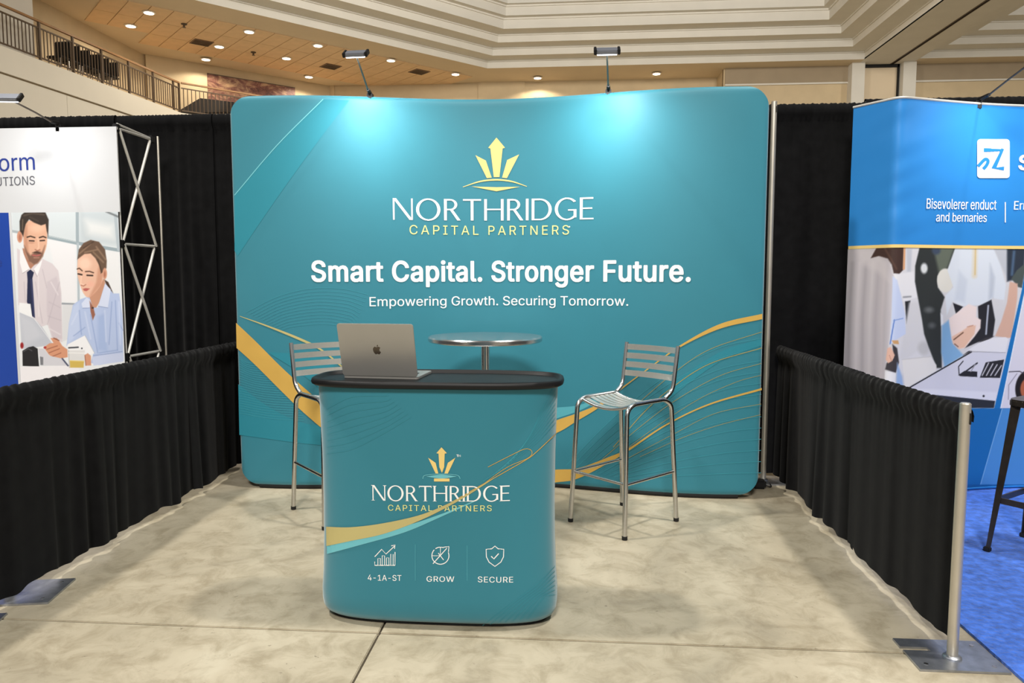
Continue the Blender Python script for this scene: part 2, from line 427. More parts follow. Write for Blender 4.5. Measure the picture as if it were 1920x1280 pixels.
def pline(pts, w, surf, n=8, closed=False, straight=False, taper=None):
    t = [np.array(p, float) for p in pts] if straight else smooth_path(pts, n)
    if closed: t = t + [t[0]]
    vs = []
    for i, p in enumerate(t):
        a, b = t[max(i - 1, 0)], t[min(i + 1, len(t) - 1)]
        if closed and i in (0, len(t) - 1): a, b = t[-2], t[1]
        d = b - a; d = d / (np.linalg.norm(d) + 1e-9); nn = np.array([-d[1], d[0]])
        ww = w if taper is None else w * (taper[0] + (taper[1] - taper[0]) * i / (len(t) - 1))
        for sgn in (-.5, .5):
            q = at_surf(*(p + nn * sgn * ww), surf); vs.append((q[0], q[2]))
    return vs, [(2 * i, 2 * i + 1, 2 * i + 3, 2 * i + 2) for i in range(len(t) - 1)]
def merge(*arts):
    V, Fc = [], []
    for v, f in arts:
        o = len(V); V += list(v); Fc += [tuple(i + o for i in q) for q in f]
    return V, Fc

class Canvas:
    """colours of a printed picture, evaluated at scattered photo points"""
    def __init__(s, P, bg): s.P = P; s.c = np.tile(np.array(bg, float), (len(P), 1)); s.o = np.zeros(2); s.k = 1.0
    def frame(s, ox, oy, k): s.o = np.array([ox, oy], float); s.k = k
    def X(s): return (s.P - s.o) * s.k
    def put(s, m, col): s.c = s.c * (1 - m[:, None]) + np.array(col, float) * m[:, None]
    def poly(s, pts, col, soft=4, alpha=1.0, curve=False):
        if curve:
            q = list(pts) + [pts[0]]; pts = [tuple(p) for p in smooth_path(q, 4)][:-1]
        p = s.X(); x, y = p[:, 0], p[:, 1]; ins = np.zeros(len(p), bool); dist = np.full(len(p), 1e9)
        for (x0, y0), (x1, y1) in zip(pts, list(pts[1:]) + [pts[0]]):
            if y0 != y1:
                c = ((y0 > y) != (y1 > y)) & (x < (x1 - x0) * (y - y0) / (y1 - y0) + x0); ins ^= c
            dx, dy = x1 - x0, y1 - y0; t = np.clip(((x - x0) * dx + (y - y0) * dy) / (dx * dx + dy * dy + 1e-9), 0, 1)
            dist = np.minimum(dist, np.hypot(x - x0 - t * dx, y - y0 - t * dy))
        sd = np.where(ins, dist, -dist); s.put(np.clip(sd / soft + .5, 0, 1) * alpha, col)
    def ell(s, cx, cy, rx, ry, col, soft=4, alpha=1.0):
        p = s.X(); d = np.hypot((p[:, 0] - cx) / rx, (p[:, 1] - cy) / ry); s.put(np.clip((1 - d) * min(rx, ry) / soft + .5, 0, 1) * alpha, col)
    def line(s, pts, w, col, soft=3, alpha=1.0):
        p = s.X(); dist = np.full(len(p), 1e9)
        for (x0, y0), (x1, y1) in zip(pts, pts[1:]):
            dx, dy = x1 - x0, y1 - y0; t = np.clip(((p[:, 0] - x0) * dx + (p[:, 1] - y0) * dy) / (dx * dx + dy * dy + 1e-9), 0, 1)
            dist = np.minimum(dist, np.hypot(p[:, 0] - x0 - t * dx, p[:, 1] - y0 - t * dy))
        s.put(np.clip((w / 2 - dist) / soft + .5, 0, 1) * alpha, col)
def painted_sheet(name, pts, nu, nv, paint, parent, thick=(0, .004, 0), back_face=True):
    """pts: array (nv, nu, 3) of world points; paint(photo points) -> sRGB; a thin sheet with a printed face"""
    V = pts.reshape(-1, 3); n = len(V); ii = np.arange(nu * nv).reshape(nv, nu)
    q = np.stack([ii[:-1, :-1], ii[:-1, 1:], ii[1:, 1:], ii[1:, :-1]], -1).reshape(-1, 4)
    me = bpy.data.meshes.new(name); bord = np.concatenate([ii[0, :], ii[1:, -1], ii[-1, -2::-1], ii[-2:0:-1, 0]])
    back = V[bord] + np.array(thick); V2 = np.concatenate([V, back]); m = len(bord)
    faces = [tuple(f) for f in q.tolist()] + [(int(bord[k]), int(bord[(k + 1) % m]), n + (k + 1) % m, n + k) for k in range(m)] + ([tuple(range(n, n + m))] if back_face else [])
    me.from_pydata(V2.tolist(), [], faces)
    col = np.concatenate([lin(np.clip(paint(seen(V)), 0, 255)), np.tile(lin((200, 200, 205)), (m, 1))]); rgba = np.concatenate([col, np.ones((len(col), 1))], 1).astype(np.float32)
    a = me.color_attributes.new('print', 'FLOAT_COLOR', 'POINT'); a.data.foreach_set('color', rgba.ravel())
    return link(name, me, 'poster', parent)

# ------------------------------------------------------------------ the hall
ZS = 9.3
fl = MB().add([(-24, -8, -.014), (32, -8, -.014), (32, 34, -.014), (-24, 34, -.014)], [(0, 1, 2, 3)]).build('floor', 'joint'); struct(fl)
slab_me = None; PITCH_S = 4.57
for i in range(-5, 7):
    for j in range(-2, 7):
        cx, cy = -.745 + (i + .5) * PITCH_S, 2.77 + (j + .5) * PITCH_S
        if slab_me is None:
            s0 = MB().box((0, 0, -.01), (PITCH_S - .009, PITCH_S - .009, .02)).build('slab', 'concrete', fl, bevel=.003); slab_me = s0.data
        else:
            s0 = bpy.data.objects.new('slab', slab_me); COL.objects.link(s0); s0.parent = fl
        s0.location = (cx, cy, 0)

# soffit with two coffer openings
XL, XW = -11.5, -15.2
Bc, Cc = (-3.2, 28.75), (10.6, 28.65)
sof = MB()
def flat(poly, z): sof.add([(x, y, z) for x, y in poly], [tuple(range(len(poly)))])
flat([(XW, -8), (XL, -8), (XL, 20.45), Bc, (Bc[0], 30.8), (-10, 30.8), (XW, 26)], ZS)
flat([Bc, Cc, (10.6, 30.8), (Bc[0], 30.8)], ZS)
flat([(12.55, 28.7), (30, 28.7), (30, 30.8), (12.55, 30.8)], ZS)
ceiling = struct(sof.build('ceiling', 'soffit'))
MB().box((11.19, 11.4, ZS + .025), (1.18, 38.8, .05)).build('beam_soffit', 'cream', ceiling); MB().box((12.235, 11.4, ZS + .025), (.63, 38.8, .05)).build('beam_soffit', 'cream', ceiling)
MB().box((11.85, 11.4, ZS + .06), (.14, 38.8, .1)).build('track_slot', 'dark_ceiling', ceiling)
for x in (11.8, 11.9): MB().box((x, 11.4, ZS - .004), (.025, 38.8, .016)).build('track', 'bronze', ceiling)
# acoustic tiles laid on the diagonal
tile0 = None; s2 = math.sqrt(.5)
for iu in range(21):
    for iv in range(3):
        u, v = 5.3 + .62 * (iu + .5), 23.85 + 1.32 * (iv + .5); x, y = (u - v) * s2, (u + v) * s2
        if x < XW + .9: continue
        if tile0 is None:
            t = MB().box((0, 0, 0), (.595, 1.3, .03)).build('ceiling_tile', 'tile', ceiling); tile0 = t.data
        else:
            t = bpy.data.objects.new('ceiling_tile', tile0); COL.objects.link(t); t.parent = ceiling
        t.location = (x, y, ZS - .012); t.rotation_euler = (0, 0, math.pi / 4)
# coffers: cornice bands corbelling inwards as they rise
STEPS = [(.27, .66), (.27, .64), (.27, .62), (.36, .26), (.34, .2), (.9, 0)]
def offset_path(P, d):
    out = []
    for i in range(len(P)):
        def nrm(a, b):
            v = np.array(b) - np.array(a); v = v / np.linalg.norm(v); return np.array([v[1], -v[0]])
        if i == 0: out.append(np.array(P[0]) + nrm(P[0], P[1]) * d); continue
        if i == len(P) - 1: out.append(np.array(P[-1]) + nrm(P[-2], P[-1]) * d); continue
        n1, n2 = nrm(P[i - 1], P[i]), nrm(P[i], P[i + 1]); m = (n1 + n2) / (1 + n1 @ n2); out.append(np.array(P[i]) + m * d)
    return [tuple(p) for p in out]
def coffer(name, path, top):
    r = root_struct(name, (path[1][0], path[1][1], ZS)); z, d = 0.0, 0.0; ox, oy = path[1]
    for k, (rise, run) in enumerate(STEPS):
        a = offset_path(path, d); b = offset_path(path, d + run); c = offset_path(path, max(d - .09, 0)); n = len(a); mb = MB()
        rows = [[(p[0] - ox, p[1] - oy, z) for p in a], [(p[0] - ox, p[1] - oy, z + rise * .84) for p in a]]
        if run: rows += [[(p[0] - ox, p[1] - oy, z + rise * .84) for p in offset_path(path, d + .05)], [(p[0] - ox, p[1] - oy, z + rise) for p in offset_path(path, d + .05)], [(p[0] - ox, p[1] - oy, z + rise) for p in b]]
        else: rows += [[(p[0] - ox, p[1] - oy, z + rise) for p in a]]
        vs = [p for row in rows for p in row]; fs = []
        for q in range(len(rows) - 1):
            for i in range(n - 1): fs.append((q * n + i, q * n + i + 1, (q + 1) * n + i + 1, (q + 1) * n + i))
        mb.add(vs, fs); mb.build('cornice_band', 'cream', r); z += rise; d += run
    e = offset_path(path, d)
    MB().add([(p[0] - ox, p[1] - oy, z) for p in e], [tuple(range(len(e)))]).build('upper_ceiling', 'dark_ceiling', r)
coffer('trim_1', [(XL, -8), (XL, 20.45), Bc, Cc, (10.6, -8)], 0)
coffer('trim_2', [(12.55, -8), (12.55, 28.7), (30, 28.7), (30, -8)], 0)

# walls
wl = MB().box((XW - .1, 9, 8.15), (.2, 34.4, 2.4)).build('wall_left', 'tan'); struct(wl)
D0, D1 = (-15.1, 26.0), (-10.0, 30.8)
dn = np.array([D1[1] - D0[1], -(D1[0] - D0[0]), 0.0]); dn /= np.linalg.norm(dn)
wd = MB().bar((D0[0] - dn[0] * .1, D0[1] - dn[1] * .1, 8.15), (D1[0] - dn[0] * .1, D1[1] - dn[1] * .1, 8.15), .2, 2.4).build('wall_back_left', 'tan'); struct(wd)
wbk = MB().box((-2.1, 30.9, 4.65), (15.8, .2, 9.4)).build('wall_back', 'tan'); struct(wbk)
for x, w in ((-3.55, .5), (-2.6, 1.4), (-9.85, .12)): MB().box((x, 30.78, 4.65), (w, .08, 9.3)).build('pilaster', 'tan', wbk)
wbr = MB().box((8.15, 29.6, 4.65), (4.8, .2, 9.3)).build('wall_back_right', 'tan'); struct(wbr)
MB().box((5.85, 30.2, 4.65), (.2, 1.2, 9.3)).build('return', 'tan', wbr)
MB().box((8.15, 29.48, 9.0), (4.7, .05, .6)).build('frieze', 'taupe', wbr)
MB().box((8.15, 29.47, 8.68), (4.7, .07, .06)).build('moulding', 'cream', wbr)
wfr = MB().box((21, 29.6, 4.65), (16.6, .2, 9.3)).build('wall_back_far_right', 'tan'); struct(wfr)
MB().box((21, 29.48, 9.0), (16.6, .05, .6)).build('frieze', 'taupe', wfr)
MB().box((21, 29.47, 8.68), (16.6, .07, .06)).build('moulding', 'cream', wfr)
dp = root_struct('door_1', (11.6, 29.3, 0))
for x in (-1.05, .78): MB().box((x, 0, 4.65), (.46, .5, 9.3)).build('pilaster', 'cream', dp)
MB().box((-.15, .15, 4.6), (1.32, .06, 9.2)).build('partition_leaf', 'soffit', dp)
MB().box((.50, .1, 4.65), (.06, .1, 9.3)).build('jamb', 'black_matte', dp); MB().box((-.15, .1, 9.24), (1.36, .1, .1)).build('head', 'black_matte', dp); MB().box((-.8, .1, 4.65), (.03, .1, 9.3)).build('jamb', 'black_matte', dp)

# mezzanine along the left side
ZH = 7.95; ZF = 6.92
K0, K1 = at_z(0, 8, ZH)[:2], at_z(335, 155, ZH)[:2]; kd = (K1 - K0) / np.linalg.norm(K1 - K0); K00 = K0 - kd * 7
K2 = at_z(474, 178, ZH)[:2]; ed = (K2 - K1) / np.linalg.norm(K2 - K1); K2 = K1 + ed * 6.5
kn = np.array([kd[1], -kd[0]])
mez = MB().prism([tuple(K00), tuple(K1), tuple(K2), (-9.9, 30.75), (-15.1, 26), (XW, K00[1])], ZF - .12, ZF).build('mezzanine_floor', 'soffit'); mez.name = 'trim_3'; struct(mez)
mw = root_struct('wall_left_balcony', (K1[0], K1[1], 0))
def rel(p): return (p[0] - K1[0], p[1] - K1[1])
def wpanel(name, a, b, z0, z1, out, m):
    p, q = rel(K00 + kd * a), rel(K00 + kd * b); n = kn * out
    MB().prism([(p[0], p[1]), (q[0], q[1]), (q[0] + n[0], q[1] + n[1]), (p[0] + n[0], p[1] + n[1])], z0, z1).build(name, m, mw)
LT = float(np.linalg.norm(K1 - K00))
wpanel('backing', 0, LT, 0, ZF - .1, -.1, 'taupe')
zg = ZF - .62
wpanel('fascia_panel', 0, LT, zg + .03, ZF + .03, .07, 'white_wall')
cuts = [0, 4.6, 9.0, 11.05, LT]
for a, b in zip(cuts, cuts[1:]): wpanel('wall_panel', a + .008, b - .008, 0, zg - .02, .05, 'white_wall')
p, q = rel(K1), rel(K2); nn2 = np.array([ed[1], -ed[0]]) * .06
MB().prism([p, q, (q[0] + nn2[0], q[1] + nn2[1]), (p[0] + nn2[0], p[1] + nn2[1])], 0, ZF + .03).build('wall_panel', 'white_wall', mw)
yp_ = float(at_x(61, 10, XW + .9)[1])
pier = MB().box((XW + .45, yp_ - 3.5, 8.15), (.9, 7.0, 2.3)).build('wall_left_pier', 'cream'); struct(pier)

def railing(label, A, B, posts, nb, handrail):
    A, B = np.array(A), np.array(B); t = thing('balcony_railing', label, 'railing', (A[0], A[1], ZF)); d = B - A
    P = lambda f, z: (d[0] * f, d[1] * f, z)
    MB().bar(P(0, ZH - ZF), P(1, ZH - ZF), .07, .05).build('handrail', handrail, t)
    for z in (ZH - ZF - .17, .12): MB().bar(P(0, z), P(1, z), .035, .035).build('rail', 'bronze', t)
    for f in posts: MB().bar(P(f, 0), P(f, ZH - ZF), .055, .055).build('post', 'bronze', t)
    b0 = MB().bar((0, 0, .12), (0, 0, ZH - ZF - .17), .02, .02).build('baluster', 'bronze', t)
    for k in range(nb):
        b = b0 if k == 0 else bpy.data.objects.new('baluster', b0.data)
        if k: COL.objects.link(b); b.parent = t
        f = (k + .5) / nb; b.location = (d[0] * f, d[1] * f, 0)
NR = K1 - kd * 9.9
pf = [float(np.linalg.norm(at_z(x, 8 + .439 * x, ZH)[:2] - NR) / 9.9) for x in (72, 135, 189, 240, 286, 324)]
railing('long bronze balcony railing running back along the upper left', NR, K1, [0.0] + [f for f in pf if 0 < f < 1] + [1.0], 84, 'brown_rail')
railing('short bronze railing turning in front of the brown mural', K1 + ed * .07 + nn2 * .3, K2, [.5, 1.0], 48, 'brown_rail')
# mural
def on_diag(x, y): return at_plane(x, y, (D0[0], D0[1], 0), dn)
m0, m1, m2 = on_diag(388, 138), on_diag(552, 157), on_diag(388, 225)
mu = m1 - m0; mu[2] = 0; ML = np.linalg.norm(mu); mu /= ML; ztop = float(m0[2]); zb = max(float(m2[2]), ZF + .1)
mo = np.array([m0[0], m0[1], 0]) + dn * .03
mt = thing('wall_mural', 'wide brown and purple picture on the wall behind the balcony railing', 'picture', (mo[0], mo[1], zb))
MB().bar((0, 0, (ztop - zb) / 2), (mu[0] * ML, mu[1] * ML, (ztop - zb) / 2), .04, ztop - zb).build('canvas', 'mural', mt)
MB().bar((0, 0, ztop - zb), (mu[0] * ML, mu[1] * ML, ztop - zb), .06, .03).build('frame', 'bronze', mt)
# nested black chairs on the balcony
ch_lab = ['black stacking chair behind the balcony railing, %s of the nested row' % w for w in ('nearest', 'second', 'third', 'fourth', 'fifth', 'farthest')]
chd = None
for k in range(6):
    ca_, cb_ = at_z(134, 8 + .439 * 134, ZH)[:2], at_z(226, 8 + .439 * 226, ZH)[:2]; base = ca_ + (cb_ - ca_) * k / 5 - kn * .42
    if chd is None:
        c = thing('stacking_chair', ch_lab[0], 'chair', (base[0], base[1], ZF), math.atan2(kd[1], kd[0]) - math.pi / 2, 'nested chairs on the balcony')
        MB().box((0, 0, .45), (.46, .36, .06)).build('seat', 'black_matte', c, bevel=.015)
        MB().box((0, .16, .72), (.44, .05, .42)).build('backrest', 'black_matte', c, bevel=.015)
        for x in (-.2, .2):
            for y in (-.16, .16): MB().bar((x, y, 0), (x * .9, y * .9, .44), .025).build('leg', 'steel', c)
        MB().bar((-.2, .16, .935), (.2, .16, .935), .02).build('grip', 'steel', c); chd = c
    else:
        c = copy_tree(chd); c['label'] = ch_lab[k]; c.location = (base[0], base[1], ZF)
# dark gabled kiosk behind the short railing
kp = at_y(388, 190, 26.6)
ks = thing('kiosk', 'dark gabled kiosk top showing behind the short balcony railing', 'kiosk', (kp[0], kp[1], ZF))
hk = float(kp[2] - ZF)
MB().prism([(-.95, hk - .5), (1.3, hk - .5), (1.3, hk - .17), (0, hk)], -.5, .5, axis=1).build('roof', 'kiosk', ks)
MB().box((.2, 0, (hk - .5) / 2), (2.1, .9, hk - .5)).build('body', 'kiosk', ks); MB().box((.75, -.47, hk - .62), (.9, .05, .09)).build('lit_shelf', 'ring_white', ks)

# downlights, vents, sprinklers
DL = [(279, 21), (245, 46), (467, 57), (411, 85), (386, 109), (596, 83), (537, 107), (579, 142), (733, 111), (854, 137), (1008, 144), (1231, 136)]
DLAB = ['nearest the coffer at the far left of the tiled soffit', 'above the balcony beside the left wall', 'in the tiles right of the near square vent', 'in the tiles below the near square vent', 'in the soffit border above the mural edge', 'in the tiles under the coffer lip',
        'in the tiles left of the middle vent', 'in the soffit border above the right end of the mural', 'right of the left stand lamp head', 'left of the coffer corner', 'just right of the coffer corner over the back wall', 'over the back wall right of the right stand lamp']
for (x, y), lb in zip(DL, DLAB):
    p = at_z(x, y, ZS); t = thing('downlight', 'small round lit downlight ' + lb, 'ceiling light', (p[0], p[1], ZS - .03), 0, 'recessed downlights')
    MB().lathe([(.15, 0), (.19, -.005), (.19, -.02), (.15, -.03)], n=20).build('trim_ring', 'ring_white', t, True)
    MB().lathe([(.01, -.036), (.14, -.034), (.145, -.02)], n=20).build('lens', 'bulb', t)
    d = bpy.data.lights.new('downlight_beam', 'SPOT'); d.energy = 170; d.spot_size = math.radians(150); d.spot_blend = .25; d.color = (1, .9, .74); d.shadow_soft_size = .1
    o = bpy.data.objects.new('downlight_beam', d); COL.objects.link(o); o.location = (0, 0, -.08); o.parent = t
for (x, y), lb in zip([(378, 78), (620, 123), (786, 133)], ['near left', 'middle', 'farthest right']):
    p = at_z(x, y, ZS); t = thing('ceiling_vent', 'square brown air vent in the soffit, %s of the three' % lb, 'vent', (p[0], p[1], ZS - .035), math.pi / 4, 'soffit vents')
    MB().box((0, 0, 0), (.62, .62, .02)).build('plate', 'vent', t)
    for k in range(5): MB().box((0, -.22 + .11 * k, -.018), (.54, .03, .02)).build('louvre', 'bronze', t)
for (x, y), lb in zip([(345, 43), (475, 96)], ['left', 'right']):
    p = at_z(x, y, ZS); t = MB().lathe([(.09, -.03), (.09, -.05), (.03, -.07), (.03, -.13), (.06, -.14)], n=14).build('sprinkler', 'bronze', None, True); t.location = (p[0], p[1], ZS)
    tag(t, 'small dark sprinkler on the tiled soffit, %s one' % lb, 'sprinkler', 'soffit sprinklers')

# ------------------------------------------------------------------ pipe and drape
DY, DZ = 5.25, 2.565
def drape(name, label, cat, p0, p1, ztop, zbot, seed, amp=.03, header=.11, wl=.16, group=None, sway=.02, flare=1.25):
    rng = np.random.RandomState(seed); p0, p1 = np.array(p0, float), np.array(p1, float); L = np.linalg.norm(p1 - p0); d = (p1 - p0) / L; n = np.array([d[1], -d[0]])
    N = int(L / .011) + 2; s = np.linspace(0, L, N)
    def wave(w, k, spread=.5):
        f = np.zeros(N)
        for _ in range(k): f += np.sin(2 * np.pi * s / (w * rng.uniform(1 - spread, 1 + spread)) + rng.uniform(0, 6.28)) * rng.uniform(.4, 1)
        return f / math.sqrt(k)
    A, Bw, R, R2 = wave(wl, 4, .7), wave(wl * 2.2, 3, .7), wave(.045, 3), wave(.09, 3); hem = wave(.5, 3) * .012 + wave(.15, 2) * .004
    env = np.clip(.55 + .45 * wave(.7, 2), .12, 1.15)
    fold = (np.tanh(1.3 * A) * .6 + .4 * Bw) * env; rows = []
    rows = []
    hh, hr = header * .5, .027
    for k in range(9):                                       # pocket wrapped over the pipe, back to front
        t = math.radians(200 - k * 30); st_, ct_ = math.sin(t), math.cos(t); rows.append((ztop - hh * .82 + hh * .82 * st_ + R * .004 * max(0, st_), hr * ct_ + (R * .0022 + R2 * .0035) * (.4 + .6 * abs(ct_))))
    rows.append((np.full(N, ztop - header), .004 + R * .002 + fold * amp * .3))
    m = 12; H = ztop - header - zbot; drift = wave(1.1, 2)
    for k in range(1, m + 1):
        f = k / m; z = ztop - header - H * f + (hem * f ** 4)
        rows.append((z, .006 + fold * amp * (.4 + (flare - .4) * f ** .7) + R * .0012 * (1 - f) ** 3 + drift * sway * f))
    M = len(rows); V = np.zeros((M, N, 3))
    for k, (z, o) in enumerate(rows):
        V[k, :, 0] = p0[0] + d[0] * s + n[0] * o; V[k, :, 1] = p0[1] + d[1] * s + n[1] * o; V[k, :, 2] = z
    c = (p0 + p1) / 2; V[:, :, 0] -= c[0]; V[:, :, 1] -= c[1]
    ii = np.arange(M * N).reshape(M, N); q = np.stack([ii[:-1, :-1], ii[1:, :-1], ii[1:, 1:], ii[:-1, 1:]], -1).reshape(-1, 4)
    me = bpy.data.meshes.new(name); me.from_pydata(V.reshape(-1, 3).tolist(), [], q.tolist())
    o = link(name, me, 'black_fabric'); me.polygons.foreach_set('use_smooth', [True] * len(me.polygons)); o.location = (c[0], c[1], 0)
    return tag(o, label, cat, group)
XLr, XRr, RT = -2.40, 1.426, .94
g = 'tall black backdrop drapes'
drape('back_drape', 'tall black back drape behind the white-headed stand at far left', 'drape', (-5.2, DY), (-3.28, DY - .02), DZ, .03, 1, group=g)
drape('back_drape', 'tall black back drape panel behind the silver folding truss', 'drape', (-3.31, DY), (-2.56, DY - .015), DZ, .03, 2, group=g, wl=.13)
drape('back_drape', 'tall black back drape panel just left of the teal backdrop', 'drape', (-2.61, DY), (-1.5, DY), DZ, .03, 3, group=g, amp=.026, wl=.2)
drape('back_drape', 'tall black back drape panel right of the teal backdrop', 'drape', (1.0, DY), (2.03, DY), DZ, .03, 4, group=g, wl=.15)
drape('back_drape', 'tall black back drape behind the blue header stand', 'drape', (2.0, DY + .12), (4.4, DY + .12), DZ + .05, .03, 5, group=g)
g = 'low black rail drapes'
drape('rail_drape', 'low black side drape nearest the camera on the left', 'drape', (XLr, 1.7), (XLr + .012, 3.67), RT, .045, 11, amp=.036, group=g, wl=.36)
drape('rail_drape', 'low black side drape in the middle of the left rail', 'drape', (XLr, 3.63), (XLr + .012, 4.47), RT, .045, 12, amp=.038, group=g, wl=.26)
drape('rail_drape', 'low black side drape at the back end of the left rail', 'drape', (XLr, 4.43), (XLr, 5.16), RT, .045, 13, amp=.03, group=g, wl=.16)
drape('rail_drape', 'low black side drape beside the near silver post on the right', 'drape', (XRr - .012, 3.79), (XRr, 2.758), RT, .05, 14, amp=.018, group=g, wl=.5, sway=.012)
drape('rail_drape', 'low pleated black side drape at the back of the right rail', 'drape', (XRr, 5.16), (XRr, 3.73), RT, .045, 15, amp=.036, group=g, wl=.22)

def pipe(label, p, q, r=.019):
    c = (np.array(p) + np.array(q)) / 2; t = thing('drape_crossbar', label, 'rail', tuple(c)); d = np.array(q) - c
    MB().tube([tuple(-d), tuple(d)], r * .8, 12).build('tube', 'alu', t, True)
    dn_ = d / np.linalg.norm(d)
    for s in (-1, 1): MB().tube([tuple(s * d - s * dn_ * .02), tuple(s * d)], r * .86, 12).build('end_hook', 'galv', t, True)
pipe('silver crossbar inside the top of the left low drape', (XLr, 1.7, RT - .028), (XLr, 5.16, RT - .028))
pipe('silver crossbar inside the top of the right low drape', (XRr, 2.765, RT - .028), (XRr, 5.16, RT - .028))
pipe('silver crossbar carrying the tall back drapes on the left', (-5.2, DY, DZ - .028), (-1.5, DY, DZ - .028))
pipe('silver crossbar carrying the tall back drape right of the teal backdrop', (1.0, DY, DZ - .028), (1.99, DY, DZ - .028))
pipe('silver crossbar carrying the drape behind the blue stand', (2.0, DY + .12, DZ + .022), (4.4, DY + .12, DZ + .022))
def upright(label, loc, h, rz=0, plate=(.42, .30), notch=True, r=.019, off=(0, 0)):
    t = thing('drape_upright', label, 'post', loc, rz)
    w, dd = plate; pl = [(-w / 2, -dd / 2), (w / 2, -dd / 2), (w / 2, dd / 2), (-w / 2, dd / 2)]
    if notch: pl = [(-w / 2, -dd / 2), (w / 2, -dd / 2), (w / 2, dd / 2), (-w / 2, dd / 2), (-w / 2, .05), (-w / 2 + .1, .05), (-w / 2 + .1, .025), (-w / 2, .025)]
    MB().prism([(a + off[0], b + off[1]) for a, b in pl], .001, .009).build('base_plate', 'galv', t)
    MB().lathe([(.032, .009), (.032, .014), (.024, .02)], n=20).build('socket', 'galv', t, True)
    MB().lathe([(r, .01), (r, h - .004), (r - .004, h)], n=20).build('pole', 'alu', t, True)
    for a in (.5, 2.6):
        ca, sa = math.cos(a - math.pi / 2), math.sin(a - math.pi / 2); MB().bar((ca * r, sa * r, h - .075), (ca * r, sa * r, h - .035), .009, .004, (-sa, ca, 0)).build('slot', 'black_matte', t)
    for k in ((-.16, -.1), (.16, -.1), (.16, .1)): MB().lathe([(.008, .009), (.008, .011)], c=(k[0] * w / .42 + off[0], k[1] * dd / .3 + off[1], 0), n=10).build('rivet', 'steel', t)
    return t
upright('silver upright post with steel base plate at the near end of the right drape', (1.408, 2.735, 0), .955, 0, (.31, .23), off=(0, .02))
upright('tall silver upright pole at the right edge of the teal backdrop', (1.335, 5.14, 0), 2.56, 0, (.3, .22), False)
upright('silver post whose base plate shows under the left drape', (-2.46, 2.98, 0), .92, .2, (.34, .26), off=(.04, .02))
t = MB().prism([(-.14, -.1), (.2, -.1), (.2, .1), (-.14, .1)], .001, .009).build('base_plate', 'galv'); t.location = (-2.5, 2.66, 0); t.rotation_euler = (0, 0, .25); tag(t, 'second flat steel base plate at the left photo edge on the floor', 'base plate')

# ------------------------------------------------------------------ teal backdrop
BX0, BX1, BZ1, XC = -2.19, 1.197, 2.555, -.497
def bd_y(x, z=0): return 4.79 + .105 * math.cos(math.pi * (x - XC) / 1.4)
bd = thing('backdrop_display', 'large curved teal fabric backdrop with gold crown logo and headline', 'backdrop', (0, 0, 0))
def rr_inset(x):                                              # rounded corners of the frame
    r = .15; e = min(x - BX0, BX1 - x)
    return 0 if e >= r else r - math.sqrt(max(r * r - (r - e) ** 2, 0))
xs = sorted(set([BX0 + .15 * (1 - math.cos(k * math.pi / 2 / 12)) for k in range(13)] + [BX1 - .15 * (1 - math.cos(k * math.pi / 2 / 12)) for k in range(13)] + list(np.linspace(BX0 + .15, BX1 - .15, 70))))
mb = MB(); nz = 40; N = len(xs); ringv = []
def bdn(x):
    sl = (bd_y(x + .002) - bd_y(x - .002)) / .004; l = math.hypot(1, sl); return np.array([sl / l, -1 / l])
TH = .022
for side in (1, -1):
    for k in range(nz + 1):
        f = .5 - .5 * math.cos(math.pi * k / nz)
        f = .5 * f + .5 * (.5 - .5 * math.cos(math.pi * f))
        for x in xs:
            i_ = rr_inset(x); z0, z1 = .022 + i_, BZ1 - i_; z = z0 + (z1 - z0) * f
            e = min(min(x - BX0, BX1 - x), z - .022, BZ1 - z, .03) / .03; th = TH * math.sqrt(max(0, 1 - (1 - max(0, e)) ** 2)); n_ = bdn(x)
            mb.v.append((x + n_[0] * th * side, bd_y(x) + TH + n_[1] * th * side, z))
o1 = (nz + 1) * N
for sd in (0, 1):
    for k in range(nz):
        for i in range(N - 1):
            a = sd * o1 + k * N + i; mb.f.append((a, a + 1, a + N + 1, a + N))
fab = mb.build('fabric_cover', 'teal', bd, True); fab['label'] = 'stretched teal fabric'
bm = bmesh.new(); bm.from_mesh(fab.data); bmesh.ops.remove_doubles(bm, verts=bm.verts, dist=.0004); bmesh.ops.recalc_face_normals(bm, faces=bm.faces); bm.to_mesh(fab.data); bm.free()
fr = [(x, bd_y(x) + TH, .016) for x in np.linspace(BX0 + .13, BX1 - .13, 60)]
MB().tube(fr, .016, 10).build('bottom_tube', 'black_matte', bd, True)
for x in (BX0 + .2, XC, BX1 - .2): MB().box((x, bd_y(x) + .19, .006), (.06, .34, .012)).build('foot', 'black_matte', bd)
S = bd_y
# tinted fields of the print
decal('diagonal_tint', ppoly([(604, 186), (655, 188), (446, 480), (440, 470), (440, 366)], S), S, 'teal_soft', bd, .0012)
decal('diagonal_line', pline([(606, 186), (520, 272), (440, 366)], 1.6, S), S, 'teal_pale', bd, .0022)
decal('left_ribbon_tint', pribbon([(505, 660), (540, 662), (580, 668), (625, 672)], [(508, 664), (550, 690), (590, 720), (640, 765)], S), S, 'teal_soft', bd, .0014)
decal('left_gold_ribbon', pribbon([(443, 605), (480, 640), (530, 690), (580, 735), (640, 785), (720, 835), (800, 868), (900, 886), (1040, 880), (1085, 877), (1140, 857), (1180, 839), (1250, 794), (1330, 756), (1428, 727)],
                                  [(444, 652), (480, 685), (530, 735), (575, 778), (640, 830), (720, 876), (800, 903), (900, 915), (1040, 904), (1085, 896), (1140, 868), (1180, 844), (1250, 797), (1330, 759), (1428, 731)], S, 10), S, 'gold', bd, .0026)
